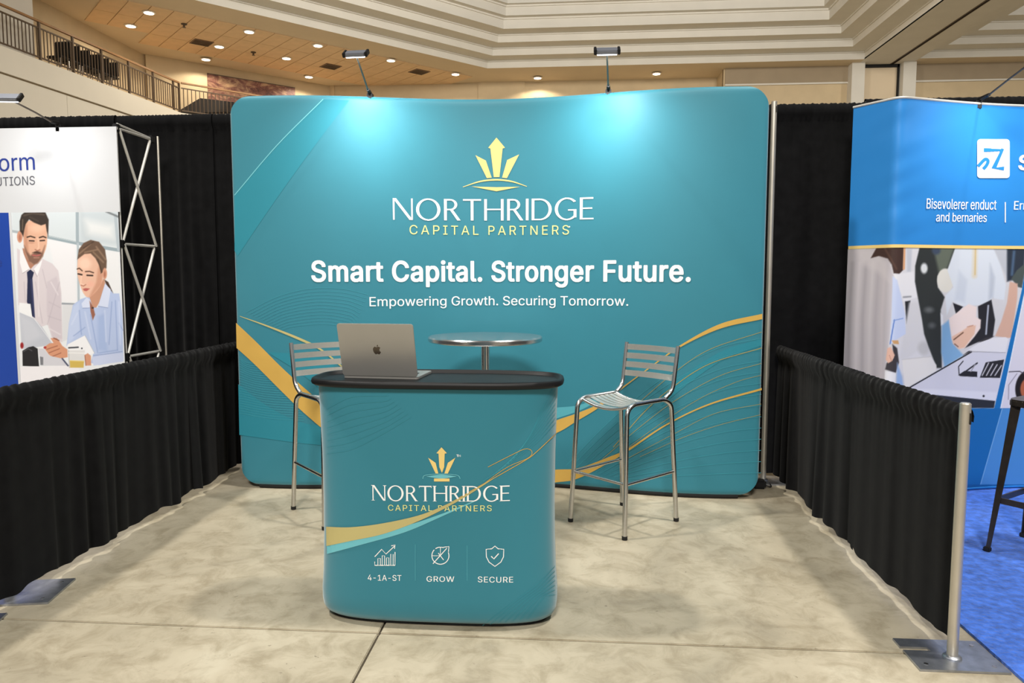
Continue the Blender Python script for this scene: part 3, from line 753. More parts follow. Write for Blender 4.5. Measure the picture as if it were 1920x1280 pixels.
decal('right_gold_ribbon', pribbon([(700, 885), (850, 860), (960, 820), (1042, 788), (1080, 775), (1124, 756), (1170, 723), (1215, 690), (1275, 647), (1350, 607), (1429, 588)],
                                   [(700, 890), (850, 874), (960, 843), (1042, 812), (1080, 790), (1124, 763), (1170, 726), (1215, 692.5), (1275, 651), (1350, 616), (1429, 598)], S, 10), S, 'gold', bd, .003)
decal('left_fine_ribbon', pribbon([(450, 592), (500, 609), (560, 632), (600, 652), (640, 684), (690, 730)], [(450, 593), (500, 612), (560, 637), (600, 656), (640, 688), (690, 733)], S), S, 'gold_pale', bd, .0024)
wv = [pline([(462 + k * 6, 585 + 3 * k), (520 + 3 * k, 556 + 5 * k), (580 + 3 * k, 541 + 6 * k), (640 + 2 * k, 541 + 7 * k), (690 - 3 * k, 552 + 7 * k)], .7, S, 7) for k in range(12)]
decal('left_wave_lines', merge(*wv), S, 'teal_line', bd, .0018)
ht = []
for k in range(24):
    y0 = 668 + 4.6 * k; x1 = 470 + 5.2 * k if k < 16 else 553 + (k - 16) * 1
    ht.append(pline([(449, y0), ((449 + x1) / 2, y0 + 10), (x1 + 10, y0 + 14)], .9, S, 5))
decal('left_halftone_lines', merge(*ht), S, 'teal_line', bd, .0018)
decal('lower_left_tint', pribbon([(447, 720), (500, 760), (560, 790), (620, 800)], [(449, 815), (500, 822), (560, 830), (620, 836)], S), S, 'teal_soft', bd, .0012)  # printed field of slightly lighter teal
gl = [([(1150, 838), (1210, 770), (1262, 725), (1330, 682), (1428, 652)], 1.4), ([(1180, 770), (1262, 700), (1330, 655), (1428, 622)], 1.0), ([(1130, 860), (1200, 800), (1270, 748), (1350, 704), (1427, 681)], .9),
      ([(1140, 868), (1230, 800), (1310, 748), (1380, 716), (1427, 703)], .8), ([(1160, 868), (1260, 815), (1340, 775), (1427, 757)], .8), ([(1200, 856), (1280, 820), (1350, 796), (1426, 777)], .8)]
decal('right_gold_lines', merge(*[pline(p, w, S, 8) for p, w in gl]), S, 'gold_dim', bd, .0022)
tl = []
for k in range(13):
    xa_, ya_, yb_ = 1062 + 9 * k, 872 + 2.2 * k, 634 + 21 * k
    tl.append(pline([(xa_ + (1427 - xa_) * t, ya_ + (yb_ - ya_) * (1 - (1 - t) ** 1.7)) for t in (0, .2, .4, .6, .8, 1)], .9, S, 6))
decal('right_teal_lines', merge(*tl), S, 'teal_line', bd, .0018)
decal('right_tint', pribbon([(1240, 735), (1300, 690), (1360, 655), (1427, 635)], [(1240, 760), (1300, 712), (1360, 672), (1427, 648)], S), S, 'teal_soft', bd, .0012)  # lighter teal band in the print
decal('centre_tint', pribbon([(1042, 764), (1090, 758), (1140, 735)], [(1042, 785), (1090, 768), (1140, 741)], S), S, 'teal_light', bd, .0013)  # light teal patch of the artwork
# crown logo
decal('logo_crown', merge(*[ppoly(p, S) for p in ([(931, 258), (947, 277), (942.5, 278.5), (936.5, 332), (926, 332), (919.5, 278.5), (915.5, 277)], [(891.5, 291), (911, 301), (922, 333), (913, 334)], [(973.5, 289.5), (951, 300), (941.5, 333), (950.5, 334)])]), S, 'gold_bright', bd, .003)
decal('logo_arc', merge(pribbon([(868, 350), (900, 339), (931, 335.5), (960, 339), (988, 349)], [(868, 351), (900, 341.5), (931, 338.5), (960, 341.5), (988, 350)], S), ppoly([(884, 349.5), (931, 351), (975, 350), (931, 358.5)], S)), S, 'gold_bright', bd, .003)
for a_ in words(fit(roman('NORTHRIDGE'), S, 737, 1113, (412, 411), 373.5, 1.0), 1e-5): decal('brand_name_letter', a_, S, 'ink_white', bd, .003)
for a_ in words(fit(text_polys('CAPITAL PARTNERS', 0, 1.28), S, 768, 1067, (439, 439.5), 423), 1e-5): decal('brand_subtitle_letter', a_, S, 'ink_yellow', bd, .003)
decal('registered_dot', merge(*[ppoly(ring_, S) for ring_ in [[(1068 + 1.4 * math.cos(a), 425 + 1.4 * math.sin(a)) for a in np.linspace(0, 5.5, 8)]]]), S, 'ink_white', bd, .003)
for a_ in words(fit(text_polys('Smart Capital. Stronger Future.', .023, 1.04), S, 584, 1295, (527, 527), 490, CAP), 1e-5): decal('headline_letter', a_, S, 'ink_white', bd, .003)
for a_ in words(fit(text_polys('Empowering Growth. Securing Tomorrow.', .004, 1.0), S, 693, 1178, (574, 573), 555, CAP), .02): decal('tagline_word', a_, S, 'ink_white', bd, .003)

# arm lights clipped to stands
def arm_light(label, clip, elbow, head, aim, power, half=.058):
    c, e, h = (np.array(p, float) for p in (clip, elbow, head)); t = thing('arm_light', label, 'display light', tuple(c), 0, 'clip-on display lights')
    MB().box((0, .01, -.01), (.035, .05, .06)).build('clamp', 'black_plastic', t, bevel=.006)
    MB().tube([(0, 0, .02), tuple((e - c) * .35)], [.013, .010], 10).build('sleeve', 'black_plastic', t, True)
    MB().tube(fillet([tuple((e - c) * .3), tuple(e - c), tuple(h - c)], .03), .0055, 8).build('arm', 'gun', t, True)
    hd = MB().prism([(-half, -.028), (half, -.028), (half + .01, 0), (half, .028), (-half, .028), (-half - .012, 0)], 0, .022).build('lamp_head', 'lamp_shell', t, bevel=.005)
    q = (Vector(aim) - Vector(h)).to_track_quat('-Z', 'Y'); hd.rotation_euler = q.to_euler(); hd.location = tuple(h - c)
    gl_ = MB().box((0, 0, -.003), (half * 1.9, .046, .006)).build('lamp_glass', 'lamp_glass', hd)
    for s in (-1, 1): MB().box((s * (half + .008), 0, .012), (.016, .06, .027)).build('end_cap', 'black_plastic', hd, bevel=.003)
    d = bpy.data.lights.new('arm_light_beam', 'AREA'); d.shape = 'RECTANGLE'; d.size = half * 1.8; d.size_y = .05; d.energy = power; d.color = (1.0, .99, .96); d.spread = math.radians(125)
    o = bpy.data.objects.new('arm_light_beam', d); COL.objects.link(o); o.location = (0, 0, -.012); o.parent = hd
YL = 4.33
for px, hx, hy, cx_, cy_, lab in ((0, 668, 104, 692, 178, 'clip-on lamp above the left half of the teal backdrop'), (1, 1138, 99, 1141, 174, 'clip-on lamp above the right half of the teal backdrop')):
    hp = at_y(hx, hy, YL); cl = at_surf(cx_, cy_, S); cl = np.array([cl[0], S(cl[0]) + .02, BZ1 + .005])
    arm_light(lab, cl, cl + (hp - cl) * np.array([.5, .5, .52]), hp, (hp[0] * .98, S(hp[0]), 2.05), 8.5)

# ------------------------------------------------------------------ counter
CX, CY = -.538, 2.992
ct = thing('promo_counter', 'teal fabric promotion counter with gold crown logo and black tray top', 'counter', (CX, CY, 0))
def cring(hw, hd, z, n=72, e=3.2):
    o = []
    for k in range(n):
        t = 2 * math.pi * k / n; c, s = math.cos(t), math.sin(t); o.append((hw * math.copysign(abs(c) ** (2 / e), c), hd * math.copysign(abs(s) ** (2 / e), s), z))
    return o
CE = 3.2
prof = [(.43, .125, .012), (.462, .152, .018), (.478, .167, .03), (.488, .176, .05), (.492, .181, .08), (.492, .182, .12), (.486, .179, .2), (.481, .177, .35), (.479, .176, .5), (.481, .177, .7), (.486, .179, .86), (.490, .182, .974)]
def loft(prof, n=72, e=CE, cap=True):
    m = MB(); vs = []
    for hw, hd, z in prof: vs += cring(hw, hd, z, n, e)
    fs = [(i * n + k, i * n + (k + 1) % n, (i + 1) * n + (k + 1) % n, (i + 1) * n + k) for i in range(len(prof) - 1) for k in range(n)]
    if cap: fs += [tuple(range(n))[::-1], tuple(range((len(prof) - 1) * n, len(prof) * n))]
    return m.add(vs, fs)
loft(prof).build('fabric_body', 'teal', ct, True)
loft([(.436, .128, .001), (.455, .142, .006), (.448, .138, .014)]).build('base', 'black_matte', ct, True)
loft([(.485, .18, .970), (.502, .200, .970), (.512, .209, .976), (.515, .212, .985), (.512, .209, .995), (.506, .203, .999), (.497, .194, .998), (.491, .188, .989), (.487, .184, .985)], e=3.4).build('tray_top', 'black_plastic', ct, True)
_pz = [p[2] for p in prof]; _pw = [p[0] for p in prof]; _pd = [p[1] for p in prof]
def ct_y(x, z):
    z = min(max(z, .02), .97); hw, hd = np.interp(z, _pz, _pw), np.interp(z, _pz, _pd); u = min(abs(x - CX) / hw, .999)
    return CY - hd * (1 - u ** CE) ** (1 / CE)
K = ct_y
def cdecal(name, art, m, off=.0025, step=.03):
    o = decal(name, art, K, m, ct, off, step); o.location = (-CX, -CY, 0); return o
cdecal('pale_swoosh', pribbon([(613, 1000), (680, 1000), (760, 985), (830, 962), (890, 938)], [(614, 1038), (680, 1020), (760, 997), (830, 967), (890, 940)], K), 'teal_pale', .0018)
cdecal('gold_swoosh', pribbon([(612.5, 987), (660, 987.5), (720, 980), (790, 964), (850, 939), (890, 917), (930, 893)], [(613, 1023), (660, 1013), (720, 1000), (790, 974), (850, 944), (890, 920), (930, 894)], K, 10), 'gold_pale', .0026)
cdecal('gold_swoosh_line', solid(merge(pline([(840, 945), (890, 916), (940, 888), (985, 862), (1004, 848), (1042, 812)], 1.3, K), pline([(905, 908), (950, 876), (990, 858), (997, 846), (985, 841), (960, 852), (915, 875)], 1.0, K)), 420), 'gold', .0024)
fn = []
for k in range(9): fn.append(pline([(900 + 6 * k, 905 - 3 * k), (960 + 4 * k, 866 - 6 * k), (1010 + k, 826 - 8 * k), (1041, 792 - 9 * k)], .7, K, 6))
for k in range(7): fn.append(pline([(905 + 14 * k, 1172 - 2 * k), (960 + 10 * k, 1130 - 2 * k), (1010 + 3 * k, 1092 + 4 * k), (1040, 1060 + 9 * k)], .7, K, 6))
for k in range(8): fn.append(pline([(614, 850 - 12 * k), (660, 842 - 14 * k), (720, 812 - 10 * k), (770 - 6 * k, 782 - 6 * k)], .6, K, 6))
cdecal('fine_lines', merge(*fn), 'teal_line', .0016)
cdecal('logo_crown', merge(*[ppoly(p, K) for p in ([(828, 838), (838, 849), (834, 850), (833, 875), (829, 886), (824, 875), (822.5, 850), (818.5, 849)], [(803, 857.5), (817, 867), (822, 887), (817, 887)], [(854, 857.5), (840, 867), (833.5, 887), (840, 887)], [(814, 896.5), (843, 896.5), (843, 902), (814, 902)])]), 'gold_bright')
cdecal('logo_halo', solid(merge(pline([(793, 897), (796, 891), (812, 888.5), (828, 888), (844, 888.5), (859, 891), (863, 897)], 1.2, K), pribbon([(800, 892.5), (828, 889), (856, 892.5)], [(800, 893), (828, 896.5), (856, 893)], K))), 'teal_pale')
cdecal('trademark', solid(merge(pline([(856, 852), (860, 852)], 1, K, straight=True), pline([(858, 852), (858, 856)], 1, K, straight=True), pline([(860.5, 856), (860.5, 852), (862, 854), (863.5, 852), (863.5, 856)], .8, K, straight=True))), 'ink_white')
for a_ in words(fit(roman('NORTHRIDGE', True), K, 697, 956, (937.5, 938.5), 910.5, 1.0), 1e-5): cdecal('brand_name_letter', a_, 'ink_white')
for a_ in words(fit(text_polys('CAPITAL PARTNERS', .004, 1.2), K, 728, 922, (956.5, 957.5), 946.5), 1e-5): cdecal('brand_subtitle_letter', a_, 'ink_yellow')
cdecal('growth_caption', fit(text_polys('4-1A-ST', .006, 1.05), K, 690, 753, (1087, 1088), 1077), 'ink_white')
cdecal('grow_caption', fit(text_polys('GROW', .006, 1.08), K, 800, 852, (1089.5, 1090), 1079.5), 'ink_white')
cdecal('secure_caption', fit(text_polys('SECURE', .006, 1.08), K, 896, 962, (1090.5, 1091), 1080.5), 'ink_white')
w = 1.6
cdecal('chart_icon', solid(merge(pline([(703, 1043), (716, 1029), (724, 1038), (740, 1023)], w, K, straight=True), pline([(734, 1022.5), (741, 1021), (740, 1028)], w, K, straight=True), pline([(703, 1052), (703, 1059), (741, 1059), (741, 1034)], w, K, straight=True),
                           *[pline([(x, 1059), (x, y), (x + 4.5, y), (x + 4.5, 1059)], 1.3, K, straight=True) for x, y in ((709, 1046), (717, 1041), (725, 1045), (733, 1038))])), 'ink_white')
cdecal('globe_icon', solid(merge(pline([(826 + 16 * math.cos(a), 1041 + 16 * math.sin(a)) for a in np.linspace(-.4, 3.9, 22)], w, K, straight=True), pline([(826 + 16 * math.cos(a), 1041 + 16 * math.sin(a)) for a in np.linspace(4.1, 5.1, 8)], w, K, straight=True),
                           pline([(812, 1056), (838, 1027)], w, K, straight=True), pline([(832, 1025), (842, 1024), (841, 1034)], w, K, straight=True), pline([(811, 1041), (826, 1041), (826, 1026)], 1.2, K, straight=True), pline([(822, 1036), (832, 1049)], 1.4, K, straight=True))), 'ink_white')
cdecal('shield_icon', solid(merge(pline([(928, 1023), (934, 1028), (944.5, 1029), (944, 1043), (939, 1053), (928, 1061), (917, 1053), (912, 1043), (911.5, 1029), (922, 1028)], w, K, closed=True, straight=True), pline([(921, 1042), (926, 1047), (935, 1037)], 2, K, straight=True))), 'ink_white')
cdecal('divider', merge(pline([(779, 1020), (779, 1088)], .8, K, straight=True), pline([(876, 1022), (876, 1088)], .8, K, straight=True)), 'teal_light')

# ------------------------------------------------------------------ laptop
lp = thing('laptop', 'silver laptop with its lid back facing front on the black counter tray', 'laptop', (-.776, 2.970, .9853), math.radians(-5))
LW, LD = .320, .212
def slab_r(hw, y0, y1, r, z0, z1):
    o = []
    for cx_, cy_, a0 in ((hw - r, y1 - r, 0), (-hw + r, y1 - r, 90), (-hw + r, y0 + r, 180), (hw - r, y0 + r, 270)):
        for k in range(6): a = math.radians(a0 + 18 * k); o.append((cx_ + r * math.cos(a), cy_ + r * math.sin(a)))
    return MB().prism(o, z0, z1)
slab_r(LW / 2, 0, LD, .012, .0, .011).build('base', 'laptop', lp, bevel=.0015)
MB().box((0, .075, .0118), (.26, .09, .0012)).build('keyboard', 'keys', lp); MB().box((0, .165, .0116), (.11, .065, .001)).build('trackpad', 'laptop', lp)
lid = slab_r(LW / 2, 0, .226, .011, -.003, .003).build('lid', 'laptop', lp, bevel=.0012); lid.location = (0, -.002, .012); lid.rotation_euler = (math.radians(105), 0, 0)
MB().box((0, .115, -.0034), (.304, .2, .0006)).build('screen', 'screen', lid)
ap = [(-.002, .016), (-.008, .0185), (-.014, .016), (-.018, .009), (-.018, 0), (-.015, -.009), (-.010, -.0155), (-.006, -.0165), (0, -.0145), (.006, -.0165), (.011, -.015), (.0165, -.006), (.0125, -.003), (.0105, .003), (.012, .009), (.0155, .0125), (.011, .0175), (.006, .0185)]
lg = MB().prism([tuple(p) for p in smooth_path(ap + [ap[0]], 3)[:-1]], 0, .0006); lf = [(.0, .019), (.0015, .025), (.006, .0285), (.0065, .024), (.004, .020)]; lg.prism(lf, 0, .0006)
lo = lg.build('emblem', 'laptop_logo', lid); lo.location = (0, .112, .0031); lo.rotation_euler = (0, 0, 0); lo.scale = (.92, .92, 1)
for x in (-.14, .14): MB().lathe([(.006, 0), (.006, -.0004)], c=(x, .12, 0), n=10).build('foot', 'black_matte', lp)

# ------------------------------------------------------------------ table and stools
tp = at_y(910, 634, 4.32)
tb = thing('bar_table', 'round stainless steel bar table behind the counter', 'table', (tp[0], 4.32, 0)); R = .332; ht_ = float(tp[2]) + .012
MB().lathe([(R - .004, ht_), (R - .001, ht_ - .002), (R - .012, ht_ - .003), (.01, ht_ - .004)], n=72).build('table_top', 'swirl_steel', tb, True)
MB().lathe([(R - .003, ht_ + .001), (R + .003, ht_ - .006), (R + .003, ht_ - .024), (R - .004, ht_ - .03), (R - .02, ht_ - .03)], n=72).build('rim', 'steel', tb, True)
MB().lathe([(.1, ht_ - .03), (.1, ht_ - .036), (.028, ht_ - .045)], n=24).build('top_plate', 'gun', tb, True)
MB().lathe([(.026, .03), (.026, ht_ - .04)], n=24).build('column', 'steel', tb, True)
MB().lathe([(.215, .001), (.22, .01), (.2, .018), (.06, .034), (.028, .05)], n=40).build('base', 'steel', tb, True)

def stool():
    t = thing('bar_stool', 'x', 'stool', (0, 0, 0), 0, 'slatted metal bar stools'); r = .0135; zs = .718
    for s in (-1, 1):
        MB().tube(fillet([(s * .20, -.23, .012), (s * .18, -.20, zs - .03), (s * .178, -.15, zs), (s * .176, -.02, zs)], .04), r, 12).build('leg', 'steel', t, True)
        MB().tube(fillet([(s * .20, .23, .012), (s * .184, .185, zs - .035), (s * .178, .13, zs), (s * .176, -.02, zs)], .04), r, 12).build('leg', 'steel', t, True)
        MB().tube(fillet([(s * .177, .135, zs + .004), (s * .18, .185, zs + .035), (s * .184, .20, zs + .07), (s * .186, .235, 1.012)], .03), r * .95, 12).build('back_post', 'steel', t, True)
        for y in (-.23, .23): MB().lathe([(.0125, 0), (.0155, .002), (.0155, .02), (.013, .022)], c=(s * .2, y, 0), n=12).build('foot_cap', 'black_matte', t, True)
        MB().tube([(s * .1925, -.217, .295), (s * .193, .215, .295)], .0085, 10).build('stretcher', 'steel', t, True)
    MB().tube([(-.1925, -.217, .295), (.1925, -.217, .295)], .0085, 10).build('stretcher', 'steel', t, True)
    def dish(y, w=.176): return [(w * k / 8, y, zs - .034 * (1 - (k / 8) ** 2) - (.006 if y < -.1 else 0)) for k in range(-8, 9)]
    for y in (-.168, .128): MB().tube(dish(y), .009, 10).build('seat_rail', 'steel', t, True)
    for k in range(7):
        y = -.135 + .04 * k; P = dish(y); m = MB()
        for a, b in zip(P, P[1:]): m.add([(p[0], p[1] + e, p[2] + h) for p in (a, b) for e in (-.0145, .0145) for h in (0, .004)], [(0, 1, 5, 4), (2, 6, 7, 3), (1, 3, 7, 5), (0, 4, 6, 2)])
        m.build('seat_slat', 'brushed', t)
    for k in range(4):
        z = .985 - .052 * k; m = MB(); yb = .235 - (1.012 - z) * .115
        P = [(.184 * q / 8, yb + .022 * (1 - (q / 8) ** 2)) for q in range(-8, 9)]
        for a, b in zip(P, P[1:]): m.add([(p[0], p[1] + e, z + h) for p in (a, b) for e in (-.002, .002) for h in (-.017, .017)], [(0, 1, 5, 4), (2, 6, 7, 3), (1, 3, 7, 5), (0, 4, 6, 2)])
        m.build('back_slat', 'brushed', t)
    return t
st = stool(); st.location = (.313, 4.205, 0); st.rotation_euler = (0, 0, math.radians(-43.8)); st['label'] = 'slatted steel bar stool standing clear at the right of the counter'
s2_ = copy_tree(st); s2_.location = (-1.362, 4.235, 0); s2_.rotation_euler = (0, 0, math.radians(42)); s2_['label'] = 'slatted steel bar stool half hidden behind the laptop and counter'

# ------------------------------------------------------------------ left neighbour stand
LX, LY0, LY1 = -2.88, 4.59, 4.985
lt = thing('popup_truss', 'silver folding truss frame at the end of the white stand', 'display frame', (LX, LY0, 0))
def node(y, z, x=0): MB().box((x, y, z), (.035, .04, .05)).build('hub', 'black_plastic', lt, bevel=.006)
zz = [.12, .885, 1.615, 2.345]; dY = LY1 - LY0
for a, b in zip(zz, zz[1:]):
    MB().tube([(0, .01, a), (0, dY - .01, b)], .009, 8).build('brace', 'alu_white', lt, True); MB().tube([(.012, .01, b), (.012, dY - .01, a)], .009, 8).build('brace', 'alu_white', lt, True)
for z in zz:
    node(0, z); node(dY, z); MB().tube([(0, .02, z), (0, dY - .02, z)], .009, 8).build('spreader', 'alu_white', lt, True)
MB().tube([(0, 0, .02), (0, 0, 2.345)], .006, 8).build('upright', 'alu_white', lt, True)
MB().tube([(.03, dY + .03, .02), (.03, dY + .03, 2.37)], .008, 8).build('upright', 'alu', lt, True)
MB().tube([(0, .01, 2.372), (0, dY - .02, 2.352)], .007, 8).build('spreader', 'alu_white', lt, True)
for a in (0, dY): MB().box((0, a, .01), (.06, .06, .02)).build('foot', 'black_plastic', lt)
PY = LY0 - .03
def pc(x, y): return at_y(x, y, PY)
hw = thing('header_panel', 'white header banner of the left stand with blue lettering', 'banner', (LX, PY, 0))
X_R = float(pc(221, 300)[0]) - LX; zt, zh = float(pc(110, 239)[2]), float(pc(110, 398)[2])
MB().box((X_R - .9, 0, (zt + zh) / 2), (1.8, .006, zt - zh)).build('sheet', 'panel_white', hw); MB().box((X_R - .9, .008, zt - .008), (1.8, .012, .016)).build('top_rail', 'alu_white', hw)
SL = lambda x, z: PY - .003
def ldecal(name, art, m, parent=hw):
    o = decal(name, art, SL, m, parent, .001, 5); o.location = (-LX, -PY, 0); return o
ldecal('lettering_top', fit(text_polys('orm', .004, 1.0), SL, -1.5, 66, (321, 318), 287 + 8.5, .385), 'ink_navy')
ldecal('lettering_bottom', fit(text_polys('UTIONS', .004, 1.02), SL, -7, 66, (349, 346), 331), 'ink_grey')
bp_ = thing('blue_panel', 'plain royal blue panel of the left stand', 'banner', (LX, PY, 0))
xa = float(pc(20, 450)[0]) - LX
MB().box((xa - .5, 0, zh / 2 + .05), (1.0, .006, zh - .1)).build('sheet', 'panel_blue', bp_)
ldecal('glyph', fit(text_polys('e', 0), SL, -3, 4, (499, 499), 488), 'ink_navy', bp_)
def paint_left(P):
    c = Canvas(P, (226, 230, 236)); c.frame(0, 380, 904 / 240)
    c.poly([(80, 60), (840, 60), (840, 320), (330, 240), (80, 200)], (208, 217, 224), 30)
    c.poly([(560, 60), (840, 60), (840, 300), (560, 280)], (196, 206, 214), 40); c.poly([(600, 120), (800, 160), (800, 250), (620, 220)], (222, 226, 230), 60)
    c.poly([(340, 260), (530, 300), (540, 700), (440, 700)], (232, 232, 238), 20); c.poly([(700, 340), (840, 350), (850, 640), (780, 620)], (228, 230, 235), 20)
    c.line([(330, 240), (545, 285), (840, 335)], 24, (150, 166, 176)); c.line([(336, 234), (545, 277)], 6, (188, 200, 206)); c.line([(545, 60), (547, 290)], 22, (158, 172, 182)); c.line([(550, 290), (556, 700)], 16, (176, 188, 198))
    c.line([(440, 712), (530, 716)], 14, (150, 156, 166)); c.line([(85, 200), (140, 210)], 18, (170, 180, 188)); c.line([(815, 90), (838, 330)], 22, (176, 188, 198)); c.line([(750, 62), (838, 100)], 12, (110, 116, 122), 10)
    c.poly([(440, 720), (520, 720), (500, 960), (440, 980)], (214, 216, 222), 10)
    # man
    c.poly([(120, 320), (165, 350), (212, 468), (300, 395), (370, 430), (412, 480), (432, 620), (436, 760), (440, 985), (372, 965), (336, 860), (292, 876), (240, 830), (130, 720)], (214, 206, 213), 5, curve=False)
    c.poly([(330, 560), (400, 520), (430, 640), (438, 960), (372, 960), (345, 860), (330, 760)], (204, 195, 204), 14)
    for a, b in (((335, 860), (420, 560)), ((345, 700), (425, 740)), ((340, 800), (430, 830)), ((250, 560), (300, 850)), ((170, 560), (180, 700)), ((300, 470), (330, 600))): c.line([a, b], 5, (184, 175, 186), 8, .7)
    for a, b in (((360, 560), (410, 650)), ((352, 890), (425, 930)), ((270, 520), (275, 800))): c.line([a, b], 8, (228, 222, 228), 8, .7)
    c.poly([(158, 320), (190, 330), (280, 385), (262, 420), (216, 468), (180, 420)], (176, 126, 104), 6)
    c.poly([(142, 325), (160, 345), (212, 470), (160, 498), (140, 420)], (238, 236, 241)); c.poly([(238, 470), (300, 398), (290, 440), (262, 520)], (240, 238, 243))
    c.line([(160, 498), (205, 470)], 4, (170, 160, 172)); c.line([(240, 475), (262, 520)], 4, (170, 160, 172))
    c.poly([(190, 490), (215, 471), (240, 492), (228, 535), (246, 812), (226, 800), (190, 700), (194, 540)], (36, 42, 74)); c.poly([(228, 535), (246, 812), (236, 806), (214, 540)], (54, 60, 98), 8)
    c.ell(140, 240, 20, 42, (206, 150, 126)); c.ell(141, 245, 9, 24, (176, 116, 96), 6)
    c.poly([(162, 200), (176, 140), (250, 122), (320, 145), (333, 220), (328, 310), (300, 380), (268, 424), (240, 436), (205, 412), (172, 330)], (222, 175, 150), 6, curve=True)
    c.poly([(164, 190), (190, 150), (200, 330), (212, 412), (176, 335)], (190, 138, 114), 18, .75); c.ell(262, 180, 46, 28, (238, 200, 176), 30, .6)
    c.poly([(172, 300), (192, 345), (215, 372), (246, 346), (275, 342), (296, 350), (318, 300), (303, 378), (268, 426), (240, 438), (204, 414), (178, 345)], (112, 82, 70), 14, .85)
    c.poly([(225, 352), (262, 340), (292, 356), (280, 362), (250, 356)], (78, 56, 48), 6, .9)
    c.line([(232, 370), (258, 374), (282, 368)], 9, (186, 100, 98), 6); c.line([(240, 388), (275, 388)], 7, (204, 150, 132), 8, .7)
    c.line([(192, 243), (215, 236), (246, 246)], 9, (58, 44, 38), 5); c.line([(278, 246), (305, 238), (324, 246)], 9, (58, 44, 38), 5)
    c.line([(208, 268), (240, 270)], 9, (50, 38, 36), 6); c.line([(284, 268), (314, 266)], 9, (50, 38, 36), 6); c.ell(222, 282, 22, 8, (196, 146, 124), 8, .7)
    c.line([(268, 250), (274, 310), (266, 330)], 10, (236, 196, 172), 8, .8); c.line([(248, 330), (262, 338), (282, 332)], 6, (160, 104, 86), 6)
    c.poly([(140, 200), (138, 130), (152, 85), (180, 62), (250, 56), (320, 66), (344, 120), (340, 240), (330, 200), (322, 150), (290, 160), (240, 140), (205, 118), (182, 150), (172, 190), (164, 240), (152, 215)], (58, 50, 46), 7)
    c.line([(170, 90), (230, 74), (310, 84)], 10, (96, 84, 76), 12, .8); c.line([(160, 120), (158, 190)], 9, (120, 104, 92), 8, .7); c.line([(210, 100), (270, 130)], 8, (84, 74, 68), 10, .7)
    c.poly([(136, 705), (215, 714), (228, 812), (136, 772)], (236, 238, 243)); c.poly([(138, 772), (240, 815), (300, 880), (372, 992), (310, 1012), (165, 1032), (150, 975)], (188, 193, 206)); c.line([(138, 772), (240, 815), (372, 992)], 4, (232, 234, 240)); c.poly([(140, 790), (230, 830), (300, 940), (170, 1010)], (204, 207, 218), 40, .6)
    c.poly([(308, 1020), (350, 992), (378, 990), (356, 955), (400, 955), (418, 975), (440, 1010), (476, 1035), (478, 1090), (430, 1100), (380, 1098), (345, 1072)], (210, 150, 120), 5)
    for a, b in (((330, 1035), (405, 1010)), ((345, 1060), (420, 1030)), ((370, 1085), (430, 1060))): c.line([a, b], 5, (150, 92, 72), 6)
    c.line([(380, 955), (416, 972)], 6, (120, 70, 56), 6); c.ell(318, 1022, 10, 9, (170, 60, 60), 5); c.ell(155, 1008, 12, 22, (150, 40, 44), 6)
    c.poly([(158, 1045), (200, 1020), (235, 1012), (266, 1030), (276, 1156), (160, 1152)], (36, 36, 40)); c.line([(165, 1050), (200, 1030), (225, 1045)], 6, (84, 84, 90), 6)
    c.poly([(270, 1030), (310, 1030), (350, 1080), (440, 1100), (480, 1150), (290, 1150)], (206, 206, 216)); c.poly([(282, 1085), (305, 1090), (305, 1145), (285, 1145)], (120, 122, 130), 6)
    c.poly([(140, 1158), (470, 1150), (560, 1165), (560, 1300), (140, 1300)], (234, 233, 240))
    c.line([(440, 1100), (480, 1150)], 10, (60, 66, 96), 6)
    # woman
    c.poly([(735, 540), (765, 560), (800, 640), (760, 600)], (70, 52, 44), 6)
    c.poly([(625, 650), (700, 590), (735, 530), (748, 590), (700, 706), (668, 760), (640, 720)], (196, 146, 122), 6)
    c.poly([(515, 720), (570, 680), (630, 660), (655, 740), (690, 740), (742, 568), (800, 640), (842, 640), (866, 800), (872, 1112), (700, 1146), (640, 1130), (660, 1062), (600, 940), (470, 1010), (488, 850)], (178, 194, 230), 5)
    c.poly([(488, 850), (520, 730), (560, 700), (560, 900), (520, 960), (478, 1000)], (190, 204, 236), 14); c.poly([(690, 800), (740, 780), (760, 1050), (690, 1040)], (160, 180, 222), 24, .8)
    for a, b in (((560, 760), (575, 930)), ((640, 790), (690, 1060)), ((815, 690), (830, 1040)), ((520, 940), (600, 880)), ((700, 1060), (830, 1040)), ((790, 700), (770, 1000)), ((840, 850), (868, 900))): c.line([a, b], 6, (138, 158, 206), 8, .8)
    for a, b in (((600, 770), (640, 960)), ((740, 760), (750, 980)), ((505, 860), (545, 780)), ((840, 700), (850, 1000))): c.line([a, b], 8, (208, 218, 244), 10, .7)
    c.poly([(650, 1090), (740, 1070), (870, 1060), (872, 1120), (660, 1150)], (196, 206, 236), 6); c.line([(660, 1078), (740, 1070), (862, 1050)], 5, (140, 156, 200), 6)
    c.poly([(575, 712), (612, 668), (640, 690), (632, 742), (584, 744)], (210, 219, 244)); c.poly([(742, 572), (782, 612), (762, 742), (694, 730)], (210, 219, 244)); c.line([(584, 744), (632, 742)], 4, (130, 146, 190)); c.line([(694, 730), (762, 742)], 4, (130, 146, 190))
    c.poly([(632, 690), (660, 740), (672, 790), (655, 830), (640, 770)], (150, 98, 80), 6); c.ell(655, 742, 8, 6, (60, 44, 44), 4)
    c.poly([(548, 400), (590, 355), (650, 360), (700, 420), (724, 480), (726, 540), (700, 600), (650, 655), (618, 668), (590, 640), (565, 580), (546, 500)], (228, 184, 162), 6, curve=True)
